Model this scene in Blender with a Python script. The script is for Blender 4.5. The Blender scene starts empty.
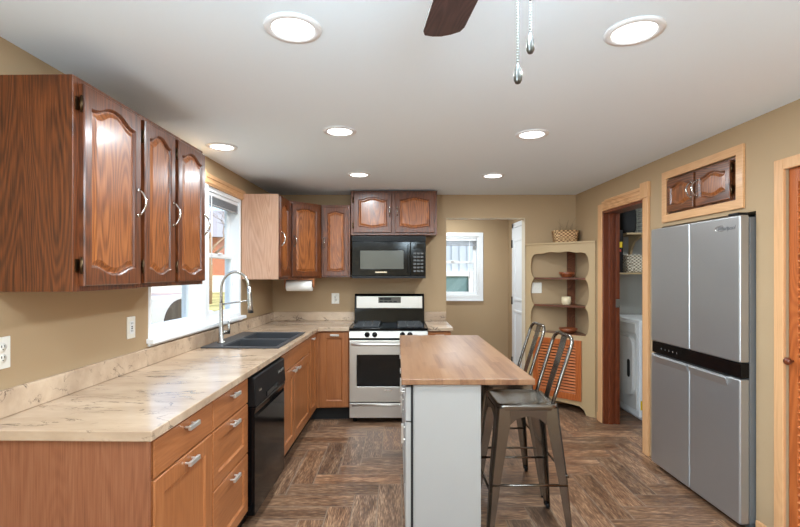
import bpy, bmesh, math, random
from mathutils import Matrix, Vector
from mathutils.geometry import tessellate_polygon
random.seed(7)
SC = bpy.context.scene
COL = SC.collection
R = math.radians
# ------------------------------------------------------------------ camera, sky, sun, exposure
F_PX = 460.0
cam = bpy.data.cameras.new('camera')
cam.sensor_width = 36.0
cam.lens = 36.0 * F_PX / 800.0
cam.shift_x = 3.0 / 800.0
cam.shift_y = 9.5 / 800.0
cam.clip_start = 0.02
camo = bpy.data.objects.new('camera', cam)
camo.location = (0, 0, 1.45)
camo.rotation_euler = (R(90), 0, 0)
COL.objects.link(camo)
SC.camera = camo
SC.view_settings.view_transform = 'Standard'
SC.view_settings.look = 'None'
SC.view_settings.gamma = 1.0
SC.view_settings.use_curve_mapping = False
SC.view_settings.exposure = 0.24
SC.cycles.max_bounces = 10
SC.cycles.diffuse_bounces = 6
SC.cycles.use_denoising = True

world = bpy.data.worlds.new('sky')
SC.world = world
world.use_nodes = True
wn = world.node_tree
bg = wn.nodes['Background']
sky = wn.nodes.new('ShaderNodeTexSky')
sky.sky_type = 'NISHITA'
sky.sun_disc = False
sky.sun_elevation = R(38)
sky.sun_rotation = R(90)
sky.air_density = 1.0
sky.dust_density = 3.0
wn.links.new(sky.outputs[0], bg.inputs['Color'])
bg.inputs['Strength'].default_value = 0.42
SUN_STRENGTH = 3.0
LAMP_W = 12.0          # each recessed lamp
FAN_GLOW = 75.0
sun = bpy.data.lights.new('sun', 'SUN')
sun.energy = SUN_STRENGTH
sun.angle = R(1.0)
sun.color = (1.0, 0.94, 0.85)
suno = bpy.data.objects.new('sun', sun)
suno.rotation_euler = (0, R(50), R(-40))      # comes over the roof onto the side yard
suno.location = (8, 0, 9)
COL.objects.link(suno)
# added fill: up-tilted area lights in unseen side openings behind the camera
def side_fill_light(name, loc, rot, sx, sy, w, col=(0.66, 0.85, 1.0)):
    l = bpy.data.lights.new(name, 'AREA')
    l.shape = 'RECTANGLE'; l.size = sx; l.size_y = sy; l.energy = w; l.color = col
    o = bpy.data.objects.new(name, l); o.location = loc; o.rotation_euler = rot
    COL.objects.link(o)
    return o
side_fill_light('side_fill_left', (-1.545, -1.6, 1.3), (R(135), 0, R(-90)), 2.2, 1.8, 230.0)
side_fill_light('side_fill_right', (2.13, -1.6, 1.3), (R(135), 0, R(90)), 2.2, 1.8, 40.0)

# ------------------------------------------------------------------ small helpers
def lin(r, g, b):
    def f(c):
        c /= 255.0
        return c / 12.92 if c <= 0.04045 else ((c + 0.055) / 1.055) ** 2.4
    return (f(r), f(g), f(b), 1.0)

class MB:
    """collects shapes, then links them as one mesh object"""
    def __init__(s):
        s.bm = bmesh.new()
    def face(s, pts, mi=0, smooth=False):
        vs = [s.bm.verts.new(p) for p in pts]
        f = s.bm.faces.new(vs); f.material_index = mi; f.smooth = smooth
        return f
    def box(s, x0, x1, y0, y1, z0, z1, mi=0):
        v = [s.bm.verts.new(p) for p in ((x0,y0,z0),(x1,y0,z0),(x1,y1,z0),(x0,y1,z0),(x0,y0,z1),(x1,y0,z1),(x1,y1,z1),(x0,y1,z1))]
        for q in ((0,3,2,1),(4,5,6,7),(0,1,5,4),(1,2,6,5),(2,3,7,6),(3,0,4,7)):
            f = s.bm.faces.new([v[i] for i in q]); f.material_index = mi
        return v
    def obox(s, M, sx, sy, sz, mi=0):
        vs = s.box(-sx/2, sx/2, -sy/2, sy/2, -sz/2, sz/2, mi)
        for v in vs: v.co = M @ v.co
        return vs
    def rings(s, rings, mi=0, smooth=True, caps=True, closed=False):
        rv = [[s.bm.verts.new(p) for p in r] for r in rings]
        n = len(rv[0]); m = len(rv)
        for a in range(m if closed else m - 1):
            A = rv[a]; Bq = rv[(a + 1) % m]
            for i in range(n):
                f = s.bm.faces.new((A[i], A[(i+1) % n], Bq[(i+1) % n], Bq[i]))
                f.material_index = mi; f.smooth = smooth
        if caps and not closed:
            for r, rev in ((rv[0], True), (rv[-1], False)):
                f = s.bm.faces.new(list(reversed(r)) if rev else r); f.material_index = mi
    def tube(s, pts, r, n=10, mi=0, caps=True, closed=False):
        pts = [Vector(p) for p in pts]
        rr = r if isinstance(r, (list, tuple)) else [r] * len(pts)
        rings = []; ref = None
        m = len(pts)
        for i, p in enumerate(pts):
            if closed: t = pts[(i+1) % m] - pts[i-1]
            else: t = pts[min(i+1, m-1)] - pts[max(i-1, 0)]
            t.normalize()
            if ref is None:
                ref = Vector((0,0,1)) if abs(t.z) < 0.9 else Vector((1,0,0))
            u = (ref - t * ref.dot(t)); u.normalize(); w = t.cross(u); ref = u
            rings.append([p + (u*math.cos(2*math.pi*k/n) + w*math.sin(2*math.pi*k/n))*rr[i] for k in range(n)])
        s.rings(rings, mi, True, caps, closed)
    def cyl(s, p0, p1, r0, r1=None, n=20, mi=0):
        s.tube([p0, p1], [r0, r0 if r1 is None else r1], n, mi)
    def lathe(s, prof, c=(0,0,0), n=28, mi=0, caps=False, M=None):
        rings = []
        for r, z in prof:
            ring = [Vector((c[0] + max(r, 1e-4)*math.cos(2*math.pi*k/n), c[1] + max(r, 1e-4)*math.sin(2*math.pi*k/n), c[2] + z)) for k in range(n)]
            if M is not None: ring = [M @ p for p in ring]
            rings.append(ring)
        s.rings(rings, mi, True, caps)
    def prism(s, outer, holes, a0, a1, axis='z', mi=0):
        """polygon (with holes) extruded; axis z: (x,y) ; axis y: (x,z) ; axis x: (y,z)"""
        def P(p, a):
            return {'z': (p[0], p[1], a), 'y': (p[0], a, p[1]), 'x': (a, p[0], p[1])}[axis]
        loops = [outer] + list(holes)
        flat = [p for l in loops for p in l]
        tris = tessellate_polygon([[Vector((p[0], p[1], 0)) for p in l] for l in loops])
        va = [s.bm.verts.new(P(p, a0)) for p in flat]; vb = [s.bm.verts.new(P(p, a1)) for p in flat]
        for t in tris:
            for vv, rev in ((va, True), (vb, False)):
                try:
                    f = s.bm.faces.new([vv[i] for i in (reversed(t) if rev else t)]); f.material_index = mi
                except ValueError: pass
        k = 0
        for l in loops:
            n = len(l)
            for i in range(n):
                j = (i + 1) % n
                f = s.bm.faces.new((va[k+i], va[k+j], vb[k+j], vb[k+i])); f.material_index = mi
            k += n
        bmesh.ops.recalc_face_normals(s.bm, faces=s.bm.faces[:])
    def build(s, name, mats, parent=None, bevel=0.0, seg=2, M=None, recalc=True):
        if recalc: bmesh.ops.recalc_face_normals(s.bm, faces=s.bm.faces[:])
        me = bpy.data.meshes.new(name)
        s.bm.to_mesh(me); s.bm.free()
        for m in (mats if isinstance(mats, (list, tuple)) else [mats]): me.materials.append(m)
        o = bpy.data.objects.new(name, me)
        COL.objects.link(o)
        if parent is not None: o.parent = parent
        if M is not None: o.matrix_basis = M
        if bevel:
            b = o.modifiers.new('edge', 'BEVEL'); b.width = bevel; b.segments = seg
            b.limit_method = 'ANGLE'; b.angle_limit = R(40)
        return o

def tag(o, label=None, cat=None, group=None, kind=None):
    if label: o['label'] = label
    if cat: o['category'] = cat
    if group: o['group'] = group
    if kind: o['kind'] = kind
    return o
def thing(name, label, cat, M=None, group=None, kind=None):
    o = bpy.data.objects.new(name, None)
    o.empty_display_size = 0.05
    COL.objects.link(o)
    if M is not None: o.matrix_basis = M
    return tag(o, label, cat, group, kind)
def copy_tree(o, parent=None):
    c = o.copy(); COL.objects.link(c)
    if parent is not None: c.parent = parent
    for ch in list(o.children): copy_tree(ch, c)
    return c
def T(x, y, z): return Matrix.Translation((x, y, z))
def RZ(a): return Matrix.Rotation(R(a), 4, 'Z')
def RX(a): return Matrix.Rotation(R(a), 4, 'X')
def RY(a): return Matrix.Rotation(R(a), 4, 'Y')

# frames: left wall runs 1.2 degrees off the back wall's normal, right wall 0.44
FL = T(-1.4945, 0, 0) @ RZ(-1.2)
FR = T(2.029, 0, 0) @ RZ(0.44)
def Lw(u, v):
    p = FL @ Vector((u, v, 0)); return (p.x, p.y)
def Rw(u, v):
    p = FR @ Vector((u, v, 0)); return (p.x, p.y)
def onleft(u, v, z): return FL @ T(u, v, z) @ RZ(90)       # local front faces the room, local x runs away from the camera
def onright(u, v, z): return FR @ T(u, v, z) @ RZ(-90)     # local x runs towards the camera
BACK = 5.12
CEIL = 2.32

# ------------------------------------------------------------------ materials
def newmat(name):
    m = bpy.data.materials.new(name); m.use_nodes = True
    nt = m.node_tree
    return m, nt, nt.nodes['Principled BSDF']
def N(nt, t, **kw):
    n = nt.nodes.new(t)
    for k, v in kw.items():
        if k.startswith('i_'): n.inputs[k[2:].replace('_', ' ')].default_value = v
        else: setattr(n, k, v)
    return n
def plain(name, col, rough=0.5, metal=0.0, coat=0.0, bump=0.0, bscale=80.0, spec=None, vary=0.0):
    m, nt, b = newmat(name)
    b.inputs['Base Color'].default_value = col
    b.inputs['Roughness'].default_value = rough
    b.inputs['Metallic'].default_value = metal
    b.inputs['Coat Weight'].default_value = coat
    if spec is not None: b.inputs['Specular IOR Level'].default_value = spec
    tc = N(nt, 'ShaderNodeTexCoord')
    if bump:
        no = N(nt, 'ShaderNodeTexNoise'); no.inputs['Scale'].default_value = bscale; no.inputs['Detail'].default_value = 4
        bp = N(nt, 'ShaderNodeBump'); bp.inputs['Strength'].default_value = bump; bp.inputs['Distance'].default_value = 0.01
        nt.links.new(tc.outputs['Object'], no.inputs['Vector']); nt.links.new(no.outputs['Fac'], bp.inputs['Height'])
        nt.links.new(bp.outputs['Normal'], b.inputs['Normal'])
    if vary:
        no = N(nt, 'ShaderNodeTexNoise'); no.inputs['Scale'].default_value = 3.0; no.inputs['Detail'].default_value = 3
        mx = N(nt, 'ShaderNodeMix', data_type='RGBA')
        nt.links.new(tc.outputs['Object'], no.inputs['Vector']); nt.links.new(no.outputs['Fac'], mx.inputs['Factor'])
        mx.inputs['A'].default_value = tuple(c*(1-vary) for c in col[:3]) + (1,)
        mx.inputs['B'].default_value = tuple(min(1, c*(1+vary)) for c in col[:3]) + (1,)
        nt.links.new(mx.outputs['Result'], b.inputs['Base Color'])
    return m
def emit(name, col, strength):
    m, nt, b = newmat(name)
    b.inputs['Base Color'].default_value = (0.8, 0.8, 0.8, 1)
    b.inputs['Emission Color'].default_value = col
    b.inputs['Emission Strength'].default_value = strength
    return m
def wood(name, dark, mid, light, axis='z', scale=1.0, rough=0.35, coat=0.25, fig=0.5, pores=0.5):
    m, nt, b = newmat(name)
    L = nt.links.new
    tc = N(nt, 'ShaderNodeTexCoord'); oi = N(nt, 'ShaderNodeObjectInfo')
    ml = N(nt, 'ShaderNodeMath', operation='MULTIPLY'); ml.inputs[1].default_value = 13.7
    L(oi.outputs['Random'], ml.inputs[0])
    ad = N(nt, 'ShaderNodeVectorMath', operation='ADD')
    L(tc.outputs['Object'], ad.inputs[0]); L(ml.outputs[0], ad.inputs[1])
    st = {'z': (1, 1, 0.13), 'x': (0.13, 1, 1), 'y': (1, 0.13, 1)}[axis]
    mp = N(nt, 'ShaderNodeMapping'); mp.inputs['Scale'].default_value = tuple(c*scale for c in st)
    L(ad.outputs[0], mp.inputs['Vector'])
    n1 = N(nt, 'ShaderNodeTexNoise'); n1.inputs['Scale'].default_value = 4.0; n1.inputs['Detail'].default_value = 1.5; n1.inputs['Distortion'].default_value = 0.3
    L(mp.outputs[0], n1.inputs['Vector'])
    # growth rings: many contour lines of the smooth noise
    r1 = N(nt, 'ShaderNodeMath', operation='MULTIPLY'); r1.inputs[1].default_value = 210.0
    L(n1.outputs['Fac'], r1.inputs[0])
    sn = N(nt, 'ShaderNodeMath', operation='SINE'); L(r1.outputs[0], sn.inputs[0])
    h = N(nt, 'ShaderNodeMath', operation='MULTIPLY_ADD'); h.inputs[1].default_value = 0.5; h.inputs[2].default_value = 0.5
    L(sn.outputs[0], h.inputs[0])
    st2 = {'z': (1, 1, 0.035), 'x': (0.035, 1, 1), 'y': (1, 0.035, 1)}[axis]
    mp2 = N(nt, 'ShaderNodeMapping'); mp2.inputs['Scale'].default_value = tuple(c*scale for c in st2)
    L(ad.outputs[0], mp2.inputs['Vector'])
    n2 = N(nt, 'ShaderNodeTexNoise'); n2.inputs['Scale'].default_value = 190.0; n2.inputs['Detail'].default_value = 3
    L(mp2.outputs[0], n2.inputs['Vector'])
    n3 = N(nt, 'ShaderNodeTexNoise'); n3.inputs['Scale'].default_value = 22.0; n3.inputs['Detail'].default_value = 3
    L(mp2.outputs[0], n3.inputs['Vector'])
    a1 = N(nt, 'ShaderNodeMath', operation='MULTIPLY'); a1.inputs[1].default_value = fig*0.5; L(h.outputs[0], a1.inputs[0])
    a2 = N(nt, 'ShaderNodeMath', operation='MULTIPLY_ADD'); a2.inputs[1].default_value = pores; L(n2.outputs['Fac'], a2.inputs[0]); L(a1.outputs[0], a2.inputs[2])
    a3 = N(nt, 'ShaderNodeMath', operation='MULTIPLY_ADD'); a3.inputs[1].default_value = 0.22; L(n3.outputs['Fac'], a3.inputs[0]); L(a2.outputs[0], a3.inputs[2])
    c0 = 0.25*fig + 0.5*pores + 0.11
    mr = N(nt, 'ShaderNodeMapRange'); mr.inputs['From Min'].default_value = c0 - 0.42; mr.inputs['From Max'].default_value = c0 + 0.42
    L(a3.outputs[0], mr.inputs['Value'])
    cr = N(nt, 'ShaderNodeValToRGB')
    e = cr.color_ramp.elements
    e[0].position = 0.12; e[0].color = dark; e[1].position = 0.9; e[1].color = light
    k = cr.color_ramp.elements.new(0.5); k.color = mid
    L(mr.outputs[0], cr.inputs['Fac']); L(cr.outputs['Color'], b.inputs['Base Color'])
    b.inputs['Roughness'].default_value = rough
    b.inputs['Coat Weight'].default_value = coat; b.inputs['Coat Roughness'].default_value = 0.18
    bp = N(nt, 'ShaderNodeBump'); bp.inputs['Strength'].default_value = 0.12; bp.inputs['Distance'].default_value = 0.004
    L(mr.outputs[0], bp.inputs['Height']); L(bp.outputs['Normal'], b.inputs['Normal'])
    return m
def brushed(name, col, rough=0.28, axis='x', amt=0.12):
    m, nt, b = newmat(name); L = nt.links.new
    b.inputs['Base Color'].default_value = col; b.inputs['Metallic'].default_value = 1.0
    tc = N(nt, 'ShaderNodeTexCoord')
    mp = N(nt, 'ShaderNodeMapping')
    mp.inputs['Scale'].default_value = {'x': (1.5, 260, 260), 'z': (260, 260, 1.5), 'y': (260, 1.5, 260)}[axis]
    L(tc.outputs['Object'], mp.inputs['Vector'])
    no = N(nt, 'ShaderNodeTexNoise'); no.inputs['Scale'].default_value = 1.0; no.inputs['Detail'].default_value = 3
    L(mp.outputs[0], no.inputs['Vector'])
    mr = N(nt, 'ShaderNodeMapRange'); mr.inputs['To Min'].default_value = rough - amt*0.5; mr.inputs['To Max'].default_value = rough + amt
    L(no.outputs['Fac'], mr.inputs['Value']); L(mr.outputs[0], b.inputs['Roughness'])
    return m
def glass(name, tint=(0.96, 0.98, 1.0, 1)):
    m, nt, b = newmat(name); L = nt.links.new
    nt.nodes.remove(b)
    out = nt.nodes['Material Output']
    tr = N(nt, 'ShaderNodeBsdfTransparent'); tr.inputs['Color'].default_value = tint
    gl = N(nt, 'ShaderNodeBsdfGlossy'); gl.inputs['Roughness'].default_value = 0.02
    fr = N(nt, 'ShaderNodeFresnel'); fr.inputs['IOR'].default_value = 1.35
    mx = N(nt, 'ShaderNodeMixShader')
    ge = N(nt, 'ShaderNodeNewGeometry'); iv = N(nt, 'ShaderNodeMath', operation='SUBTRACT'); iv.inputs[0].default_value = 1.0; L(ge.outputs['Backfacing'], iv.inputs[1])
    fm = N(nt, 'ShaderNodeMath', operation='MULTIPLY'); L(fr.outputs[0], fm.inputs[0]); L(iv.outputs[0], fm.inputs[1])
    L(fm.outputs[0], mx.inputs[0]); L(tr.outputs[0], mx.inputs[1]); L(gl.outputs[0], mx.inputs[2]); L(mx.outputs[0], out.inputs['Surface'])
    return m

M_WALL = plain('tan_paint', lin(176, 149, 115), 0.75, bump=0.05, bscale=120)
M_CEIL = plain('white_ceiling_paint', lin(236, 247, 254), 0.85, bump=0.12, bscale=14)
M_PANTRY = plain('grey_beige_paint', lin(168, 164, 156), 0.8, bump=0.05)
M_WHITE = plain('white_vinyl', lin(236, 237, 238), 0.35)
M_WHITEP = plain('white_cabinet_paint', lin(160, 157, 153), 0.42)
M_PLASTIC = plain('ivory_plastic', lin(236, 232, 222), 0.35)
M_SLOT = plain('dark_slot', lin(45, 42, 40), 0.6)
M_BLACK = plain('black_gloss', lin(10, 10, 11), 0.12, spec=0.22)
M_BLACKM = plain('black_satin', lin(16, 16, 17), 0.4, spec=0.3)
M_IRON = plain('cast_iron', lin(58, 59, 61), 0.45)
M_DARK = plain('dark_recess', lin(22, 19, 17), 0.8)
M_OAK = wood('dark_oak', lin(40, 19, 8), lin(96, 49, 22), lin(128, 70, 34), 'z', 1.35, 0.32, 0.25, 0.46, 0.85)
M_OAKX = wood('dark_oak_cross', lin(46, 24, 12), lin(106, 58, 31), lin(140, 84, 47), 'x', 1.0, 0.3, 0.45, 0.7, 0.6)
M_HONEY = wood('honey_cherry', lin(124, 70, 36), lin(160, 98, 55), lin(184, 122, 76), 'z', 0.8, 0.36, 0.25, 0.16, 0.5)
M_HONEYX = wood('honey_cherry_cross', lin(124, 70, 36), lin(160, 98, 55), lin(184, 122, 76), 'x', 0.8, 0.36, 0.25, 0.16, 0.5)
M_PINE = wood('pale_pine', lin(186, 132, 86), lin(214, 164, 116), lin(228, 182, 136), 'z', 0.9, 0.42, 0.15, 0.16, 0.4)
M_PINEX = wood('pale_pine_cross', lin(186, 132, 86), lin(214, 164, 116), lin(228, 182, 136), 'x', 0.9, 0.42, 0.15, 0.16, 0.4)
M_JAMB = wood('red_brown_jamb', lin(70, 28, 12), lin(106, 48, 22), lin(134, 66, 32), 'z', 1.2, 0.4, 0.2, 0.25, 0.6)
M_ORANGE = wood('orange_pine', lin(140, 66, 26), lin(176, 92, 42), lin(194, 112, 58), 'z', 1.0, 0.38, 0.2, 0.5, 0.4)
M_ORANGEX = wood('orange_pine_cross', lin(150, 74, 32), lin(188, 106, 54), lin(206, 128, 74), 'x', 1.0, 0.38, 0.2, 0.5, 0.4)
M_OAKP = wood('oak_panel', lin(70, 34, 14), lin(142, 80, 38), lin(180, 112, 60), 'z', 1.35, 0.3, 0.3, 0.46, 0.85)
M_OAKLIT = wood('window_lit_oak', lin(168, 122, 94), lin(198, 154, 126), lin(214, 174, 148), 'z', 1.0, 0.35, 0.3, 0.35, 0.6)  # window light on the cabinet side panel, painted as lighter oak
M_WALNUT = wood('walnut_shelf', lin(66, 34, 20), lin(104, 58, 36), lin(130, 78, 52), 'x', 1.0, 0.35, 0.3, 0.5, 0.4)
M_BLADE = wood('espresso_blade', lin(36, 22, 20), lin(58, 36, 34), lin(76, 50, 46), 'x', 1.6, 0.4, 0.2, 0.6, 0.5)
M_BOWL = wood('turned_bowl_wood', lin(92, 44, 22), lin(134, 70, 38), lin(160, 92, 54), 'x', 1.5, 0.35, 0.3, 0.6, 0.4)
M_STEEL = brushed('brushed_steel', lin(212, 207, 200), 0.34, 'x', 0.12); M_STEEL.node_tree.nodes['Principled BSDF'].inputs['Metallic'].default_value = 0.9
M_FRIDGE = brushed('fridge_steel', lin(178, 178, 178), 0.36, 'x', 0.1); M_FRIDGE.node_tree.nodes['Principled BSDF'].inputs['Metallic'].default_value = 0.82
M_NICKEL = brushed('satin_nickel', lin(222, 219, 213), 0.3, 'z', 0.06); M_NICKEL.node_tree.nodes['Principled BSDF'].inputs['Metallic'].default_value = 0.75
M_FAUCET = brushed('faucet_nickel', lin(186, 183, 177), 0.24, 'z', 0.06)
M_CHROME = plain('polished_nickel', lin(214, 212, 208), 0.14, metal=1.0)
M_GUN = plain('gunmetal', lin(124, 118, 111), 0.22, metal=1.0, vary=0.25)
M_SINK = plain('black_composite', lin(62, 63, 66), 0.38, bump=0.03, bscale=400)
M_BRONZE = plain('antique_hinge', lin(86, 68, 48), 0.35, metal=1.0)
M_KHAKI = plain('khaki_paint', lin(182, 155, 116), 0.5)
M_PAPER = plain('paper_towel', lin(244, 241, 235), 0.9, bump=0.2, bscale=160)
M_CARD = plain('cardboard', lin(170, 132, 92), 0.8)
def weave(name, c1, c2):
    m, nt, b = newmat(name); L = nt.links.new
    tc = N(nt, 'ShaderNodeTexCoord'); mp = N(nt, 'ShaderNodeMapping'); mp.inputs['Scale'].default_value = (46, 46, 60); L(tc.outputs['Object'], mp.inputs['Vector'])
    ck = N(nt, 'ShaderNodeTexChecker'); ck.inputs['Scale'].default_value = 1.0; ck.inputs['Color1'].default_value = c1; ck.inputs['Color2'].default_value = c2
    L(mp.outputs[0], ck.inputs['Vector']); L(ck.outputs['Color'], b.inputs['Base Color']); b.inputs['Roughness'].default_value = 0.7
    return m
M_WICKER = weave('wicker', lin(214, 176, 128), lin(128, 90, 56)); M_WICKERL = weave('pale_wicker', lin(224, 212, 190), lin(128, 112, 92))
M_TWIG = plain('dried_twig', lin(134, 112, 86), 0.8)
M_CREAM = plain('cream_ceramic', lin(232, 214, 178), 0.35)
M_APPL = plain('white_enamel', lin(238, 239, 240), 0.28)
M_APPLG = plain('pale_grey_plastic', lin(214, 212, 208), 0.4)
M_YELLOW = plain('yellow_label', lin(240, 205, 30), 0.5)
M_RED = plain('red_label', lin(190, 50, 40), 0.5)
M_GLASS = glass('window_glass')
M_DGLASS = plain('black_oven_glass', lin(12, 12, 13), 0.06, spec=0.3)
M_MGLASS = plain('microwave_window', lin(80, 82, 78), 0.12)
M_LAMP = emit('lamp_lens', (1.0, 0.98, 0.95, 1), 6.0)
M_BOWLLAMP = emit('fan_light_glass', (0.70, 0.88, 1.0, 1), FAN_GLOW)
M_DISPLAY = plain('grey_display', lin(96, 92, 86), 0.25)
M_BLIND = plain('grey_blind', lin(160, 162, 166), 0.5)

def laminate():
    m, nt, b = newmat('marbled_laminate'); L = nt.links.new
    tc = N(nt, 'ShaderNodeTexCoord')
    n0 = N(nt, 'ShaderNodeTexNoise'); n0.inputs['Scale'].default_value = 2.6; n0.inputs['Detail'].default_value = 6; n0.inputs['Roughness'].default_value = 0.6
    mp0 = N(nt, 'ShaderNodeMapping'); mp0.inputs['Rotation'].default_value = (0, 0, R(38)); mp0.inputs['Scale'].default_value = (0.7, 1.9, 1.4)
    L(tc.outputs['Object'], mp0.inputs['Vector']); L(mp0.outputs[0], n0.inputs['Vector'])
    cr = N(nt, 'ShaderNodeValToRGB'); e = cr.color_ramp.elements
    e[0].position = 0.32; e[0].color = lin(162, 136, 112); e[1].position = 0.68; e[1].color = lin(202, 177, 151)
    L(n0.outputs['Fac'], cr.inputs['Fac'])
    # thin dark veins: zero contour of a warped noise
    def vein(scale, width, seed, rot):
        mp = N(nt, 'ShaderNodeMapping'); mp.inputs['Location'].default_value = (seed, seed*1.7, 0); mp.inputs['Rotation'].default_value = (0, 0, R(rot)); mp.inputs['Scale'].default_value = (0.55, 1.5, 1.2)
        L(tc.outputs['Object'], mp.inputs['Vector'])
        n = N(nt, 'ShaderNodeTexNoise'); n.inputs['Scale'].default_value = scale; n.inputs['Detail'].default_value = 7; n.inputs['Roughness'].default_value = 0.62; n.inputs['Distortion'].default_value = 0.5
        L(mp.outputs[0], n.inputs['Vector'])
        s = N(nt, 'ShaderNodeMath', operation='SUBTRACT'); s.inputs[1].default_value = 0.5; L(n.outputs['Fac'], s.inputs[0])
        a = N(nt, 'ShaderNodeMath', operation='ABSOLUTE'); L(s.outputs[0], a.inputs[0])
        r = N(nt, 'ShaderNodeMapRange'); r.inputs['From Min'].default_value = 0.0; r.inputs['From Max'].default_value = width
        r.inputs['To Min'].default_value = 1.0; r.inputs['To Max'].default_value = 0.0; r.clamp = True
        L(a.outputs[0], r.inputs['Value'])
        g = N(nt, 'ShaderNodeTexNoise'); g.inputs['Scale'].default_value = scale*1.4; g.inputs['Detail'].default_value = 2
        L(mp.outputs[0], g.inputs['Vector'])
        gr = N(nt, 'ShaderNodeMapRange'); gr.inputs['From Min'].default_value = 0.48; gr.inputs['From Max'].default_value = 0.66; gr.clamp = True
        L(g.outputs['Fac'], gr.inputs['Value'])
        x = N(nt, 'ShaderNodeMath', operation='MULTIPLY'); L(r.outputs[0], x.inputs[0]); L(gr.outputs[0], x.inputs[1])
        return x
    v1 = vein(3.0, 0.015, 3.3, 35); v2 = vein(7.0, 0.018, 8.1, 50)
    ad = N(nt, 'ShaderNodeMath', operation='MAXIMUM'); L(v1.outputs[0], ad.inputs[0]); L(v2.outputs[0], ad.inputs[1])
    sc = N(nt, 'ShaderNodeMath', operation='MULTIPLY'); sc.inputs[1].default_value = 1.0; L(ad.outputs[0], sc.inputs[0])
    mx = N(nt, 'ShaderNodeMix', data_type='RGBA'); L(sc.outputs[0], mx.inputs['Factor']); L(cr.outputs['Color'], mx.inputs['A'])
    mx.inputs['B'].default_value = lin(66, 52, 46)
    L(mx.outputs['Result'], b.inputs['Base Color'])
    b.inputs['Roughness'].default_value = 0.2
    b.inputs['Specular IOR Level'].default_value = 0.8
    return m
M_LAM = laminate()

def butcher():
    m, nt, b = newmat('butcher_block'); L = nt.links.new
    tc = N(nt, 'ShaderNodeTexCoord')
    sp = N(nt, 'ShaderNodeSeparateXYZ'); L(tc.outputs['Object'], sp.inputs[0])
    dv = N(nt, 'ShaderNodeMath', operation='DIVIDE'); dv.inputs[1].default_value = 0.042; L(sp.outputs['X'], dv.inputs[0])
    fl = N(nt, 'ShaderNodeMath', operation='FLOOR'); L(dv.outputs[0], fl.inputs[0])
    wn1 = N(nt, 'ShaderNodeTexWhiteNoise', noise_dimensions='1D'); L(fl.outputs[0], wn1.inputs['W'])
    ln = N(nt, 'ShaderNodeMath', operation='MULTIPLY_ADD'); ln.inputs[1].default_value = 2.2; L(sp.outputs['Y'], ln.inputs[0])
    sh = N(nt, 'ShaderNodeMath', operation='MULTIPLY'); sh.inputs[1].default_value = 7.0; L(wn1.outputs['Value'], sh.inputs[0]); L(sh.outputs[0], ln.inputs[2])
    fy = N(nt, 'ShaderNodeMath', operation='FLOOR'); L(ln.outputs[0], fy.inputs[0])
    cb = N(nt, 'ShaderNodeCombineXYZ'); L(fl.outputs[0], cb.inputs[0]); L(fy.outputs[0], cb.inputs[1])
    w2 = N(nt, 'ShaderNodeTexWhiteNoise', noise_dimensions='3D'); L(cb.outputs[0], w2.inputs['Vector'])
    mp = N(nt, 'ShaderNodeMapping'); mp.inputs['Scale'].default_value = (60, 3.0, 60)
    av = N(nt, 'ShaderNodeVectorMath', operation='ADD'); L(tc.outputs['Object'], av.inputs[0]); L(w2.outputs['Color'], av.inputs[1])
    L(av.outputs[0], mp.inputs['Vector'])
    g = N(nt, 'ShaderNodeTexNoise'); g.inputs['Scale'].default_value = 1.0; g.inputs['Detail'].default_value = 4; L(mp.outputs[0], g.inputs['Vector'])
    s = N(nt, 'ShaderNodeMath', operation='MULTIPLY_ADD'); s.inputs[1].default_value = 0.32; L(w2.outputs['Value'], s.inputs[0]); 
    gm = N(nt, 'ShaderNodeMath', operation='MULTIPLY'); gm.inputs[1].default_value = 0.6; L(g.outputs['Fac'], gm.inputs[0]); L(gm.outputs[0], s.inputs[2])
    cr = N(nt, 'ShaderNodeValToRGB'); e = cr.color_ramp.elements
    e[0].position = 0.14; e[0].color = lin(98, 60, 40); e[1].position = 0.85; e[1].color = lin(154, 117, 86)
    k = e.new(0.4); k.color = lin(134, 96, 67)
    L(s.outputs[0], cr.inputs['Fac']); L(cr.outputs['Color'], b.inputs['Base Color'])
    b.inputs['Roughness'].default_value = 0.36
    return m
M_BUTCHER = butcher()

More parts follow.
